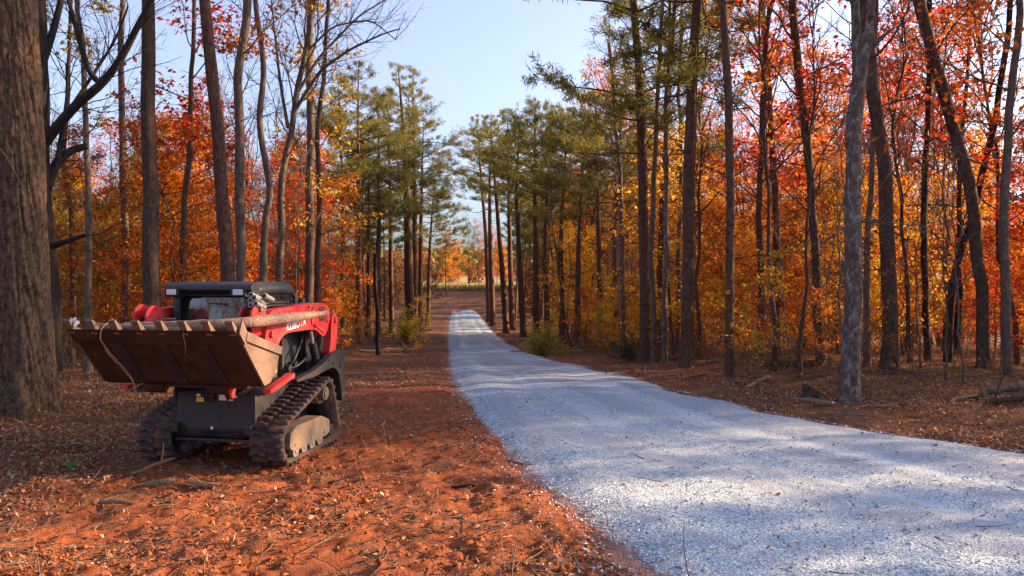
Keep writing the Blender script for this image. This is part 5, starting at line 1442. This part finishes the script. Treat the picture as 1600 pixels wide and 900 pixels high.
stick('branch', gp(1120, 22.2, .06), gp(1132, 21.2, .07), .09, .1, 'split_wood', 'short pale log piece left of the slim dark pine', 'log', seed=9)
stick('branch', gp(202, 8.25, .02), gp(273, 8.05, .26), .022, .016, 'split_wood', 'bent pale branch sticking up against the far loader track', 'branch', seed=10, knots=1)
stick('branch', gp(222, 7.95, .03), gp(276, 7.9, .04), .035, .032, 'split_wood', 'straight pale stick on the dirt before the far loader track', 'stick', seed=11)
stick('branch', gp(284, 7.85, .03), gp(346, 7.75, .05), .028, .024, 'split_wood', 'pale root like stick lying in front of the loader belly', 'stick', seed=12, knots=2)
stick('branch', gp(150, 7.1, .02), gp(212, 6.95, .03), .022, .018, 'split_wood', 'reddish stick on the dirt left of the foreground', 'stick', seed=13)
stick('branch', gp(785, 9.0, .02), gp(862, 8.75, .08), .010, .006, 'twig', 'thin reddish twig lying across the road edge', 'twig', seed=14, knots=2)
stick('branch', gp(700, 7.75, .03), gp(748, 7.65, .06), -.0 + .016, .014, 'dark_bark', 'dark broken twig on the clay left of the road', 'twig', seed=15, knots=0)
stick('branch', gp(560, 34, .08), gp(640, 35, .12), .06, .05, 'split_wood', 'long sunlit branch on the brush pile by the left clearing edge', 'branch', seed=16, knots=3)
stick('branch', gp(598, 33, .25), gp(668, 36, .15), .05, .04, 'split_wood', 'pale branch crossing the brush pile by the left clearing edge', 'branch', seed=17, knots=3)
for i in range(9):
    a = gp(820 + i * 14 + rng.uniform(-8, 8), 34 + rng.uniform(-1, 4), .1); b = (a[0] + rng.uniform(-1.2, 1.2), a[1] + rng.uniform(-.8, .8), a[2] + rng.uniform(0, .5))
    stick('branch', a, b, .035, .02, 'split_wood', 'thin pale branch in the slash pile by the green roadside bush', 'branch', 'slash around the green bush', seed=30 + i, knots=1)

rs_ = np.random.default_rng(808)
for i in range(60):
    Y = rs_.uniform(11.5, 19); xr = road_r(Y); X = xr + .5 + rs_.uniform(0, 1) ** 1.4 * 6.5
    if X > .66 * Y: continue
    L = rs_.gamma(3, .17); th = rs_.normal(0, .6) + (0 if rs_.uniform() < .7 else 1.5)
    X2, Y2 = X + L * math.cos(th), Y + L * math.sin(th)
    stick('stick', (X, Y, gz(X, Y) + .02), (X2, Y2, gz(X2, Y2) + rs_.uniform(.02, .10)), rs_.uniform(.010, .028), rs_.uniform(.006, .018), ['split_wood', 'twig', 'brown_bark'][i % 3],
          ['pale broken', 'thin brown', 'dark bark covered'][i % 3] + ' stick among the fallen leaves on the right bank', 'stick', 'sticks on the right bank', seed=100 + i, knots=int(rs_.integers(0, 3)), sides=7, wob=.02)
for i in range(26):
    Y = rs_.uniform(7.5, 17); X = rs_.uniform(-8.5, left_edge(Y) + 2.4)
    if -4.6 < X < -1.9 and 7.2 < Y < 11: continue
    L = rs_.gamma(3, .15); th = rs_.uniform(0, 3.1); X2, Y2 = X + L * math.cos(th), Y + L * math.sin(th)
    stick('stick', (X, Y, gz(X, Y) + .02), (X2, Y2, gz(X2, Y2) + rs_.uniform(.02, .10)), rs_.uniform(.008, .02), rs_.uniform(.005, .012), ['split_wood', 'twig'][i % 2],
          ['pale broken', 'thin brown'][i % 2] + ' stick in the litter around the massive oak', 'stick', 'sticks left of the loader', seed=200 + i, knots=int(rs_.integers(0, 3)), sides=6, wob=.02)

# stump with a slanting pale cut
X, Y, Z = gp(1270, 13.75)
root = empty('tree_stump', (X, Y, Z))
th = np.linspace(0, 2 * np.pi, 28, endpoint=False); rr = .165 * (1 + .08 * np.sin(th * 3) + .05 * np.sin(th * 5 + 1))
tz = .20 - .36 * .165 * np.cos(th) * 1.4
rings = [np.stack([rr * f * np.cos(th), rr * f * np.sin(th), tz * g - .06 * (1 - g)], 1) for f, g in ((1.35, 0), (1.12, .3), (1.0, .65), (.98, 1))]
V = np.concatenate(rings); k = 28; i = (np.arange(3)[:, None] * k + np.arange(k)).ravel(); j = (np.arange(3)[:, None] * k + (np.arange(k) + 1) % k).ravel()
obj('bark', arr_mesh('bark', V, np.stack([i, j, j + k, i + k], 1), [M['brown_bark']], True), root)
obj('cut_face', arr_mesh('cut_face', np.stack([rr * .95 * np.cos(th), rr * .95 * np.sin(th), tz + .002], 1), np.arange(28)[None], [M['cut_wood']]), root)
tag(root, 'low stump with a pale slanting cut left of the forked trunk', 'stump')

# pale grass along the crest of the far rise
C_, D_ = [], []
for i in range(7000):
    x, y = rng.uniform(-26, 12), rng.uniform(115.5, 124)
    C_.append((x, y, gz(x, y) + .3)); D_.append((rng.normal(0, .3), rng.normal(0, .3), 1))
M['crest_grass'] = leaf_mat('crest_grass', [(.20, .17, .04), (.34, .26, .07), (.26, .22, .05)], .3, 0)
v, q = leaves(rng, np.array(C_), .85, .05, .16, np.array(D_))
tag(obj('crest_grass', arr_mesh('crest_grass', v, q, [M['crest_grass']])), 'tall yellow green grass along the top of the far rise', 'grass', kind='stuff')

# dry stalks and weeds on the clay
pol = []
for i in range(170):
    x, y = rng.uniform(-6.5, 0), rng.uniform(5.2, 16)
    if road_dist(np.array([x]), np.array([y]))[0] < .1: continue
    if -4.9 < x < -1.8 and 7 < y < 11: continue
    pol.append((poly(rng, (x, y, gz(x, y) - .01), (rng.normal(0, .5), rng.normal(0, .5), 1), rng.uniform(.08, .42), 5, .16), taper(.0035, .0015, 6), 4))
v, q = tubes(pol)
tag(obj('dry_grass', arr_mesh('dry_grass', v, q, [M['split_wood']])), 'thin dry stalks standing on the clay', 'grass', kind='stuff')
# a green seedling left of the loader
X, Y, Z = gp(119, 8.2)
sd = empty('seedling', (X, Y, Z))
v, q = tubes([(np.array([(0, 0, -.02), (.01, 0, .08), (.0, .01, .17)]), np.array([.004, .003, .002]), 5)]); obj('stem', arr_mesh('stem', v, q, [M['twig']]), sd)
M['seedling_leaf'] = leaf_mat('seedling_leaf', [(.06, .16, .03), (.09, .22, .04)], .4, 0)
for a in range(3):
    rr_ = np.random.default_rng(a)
    v, q = leaves(rr_, np.array([[(a - 1) * .05, -.02, .12 + .02 * a]]), .13, .0, .7, np.array([[.3 * (a - 1), -.2, .6]]), 0); obj('leaf', arr_mesh('leaf', v, q, [M['seedling_leaf']]), sd)
tag(sd, 'small seedling with bright green leaves in the litter left of the loader', 'seedling')
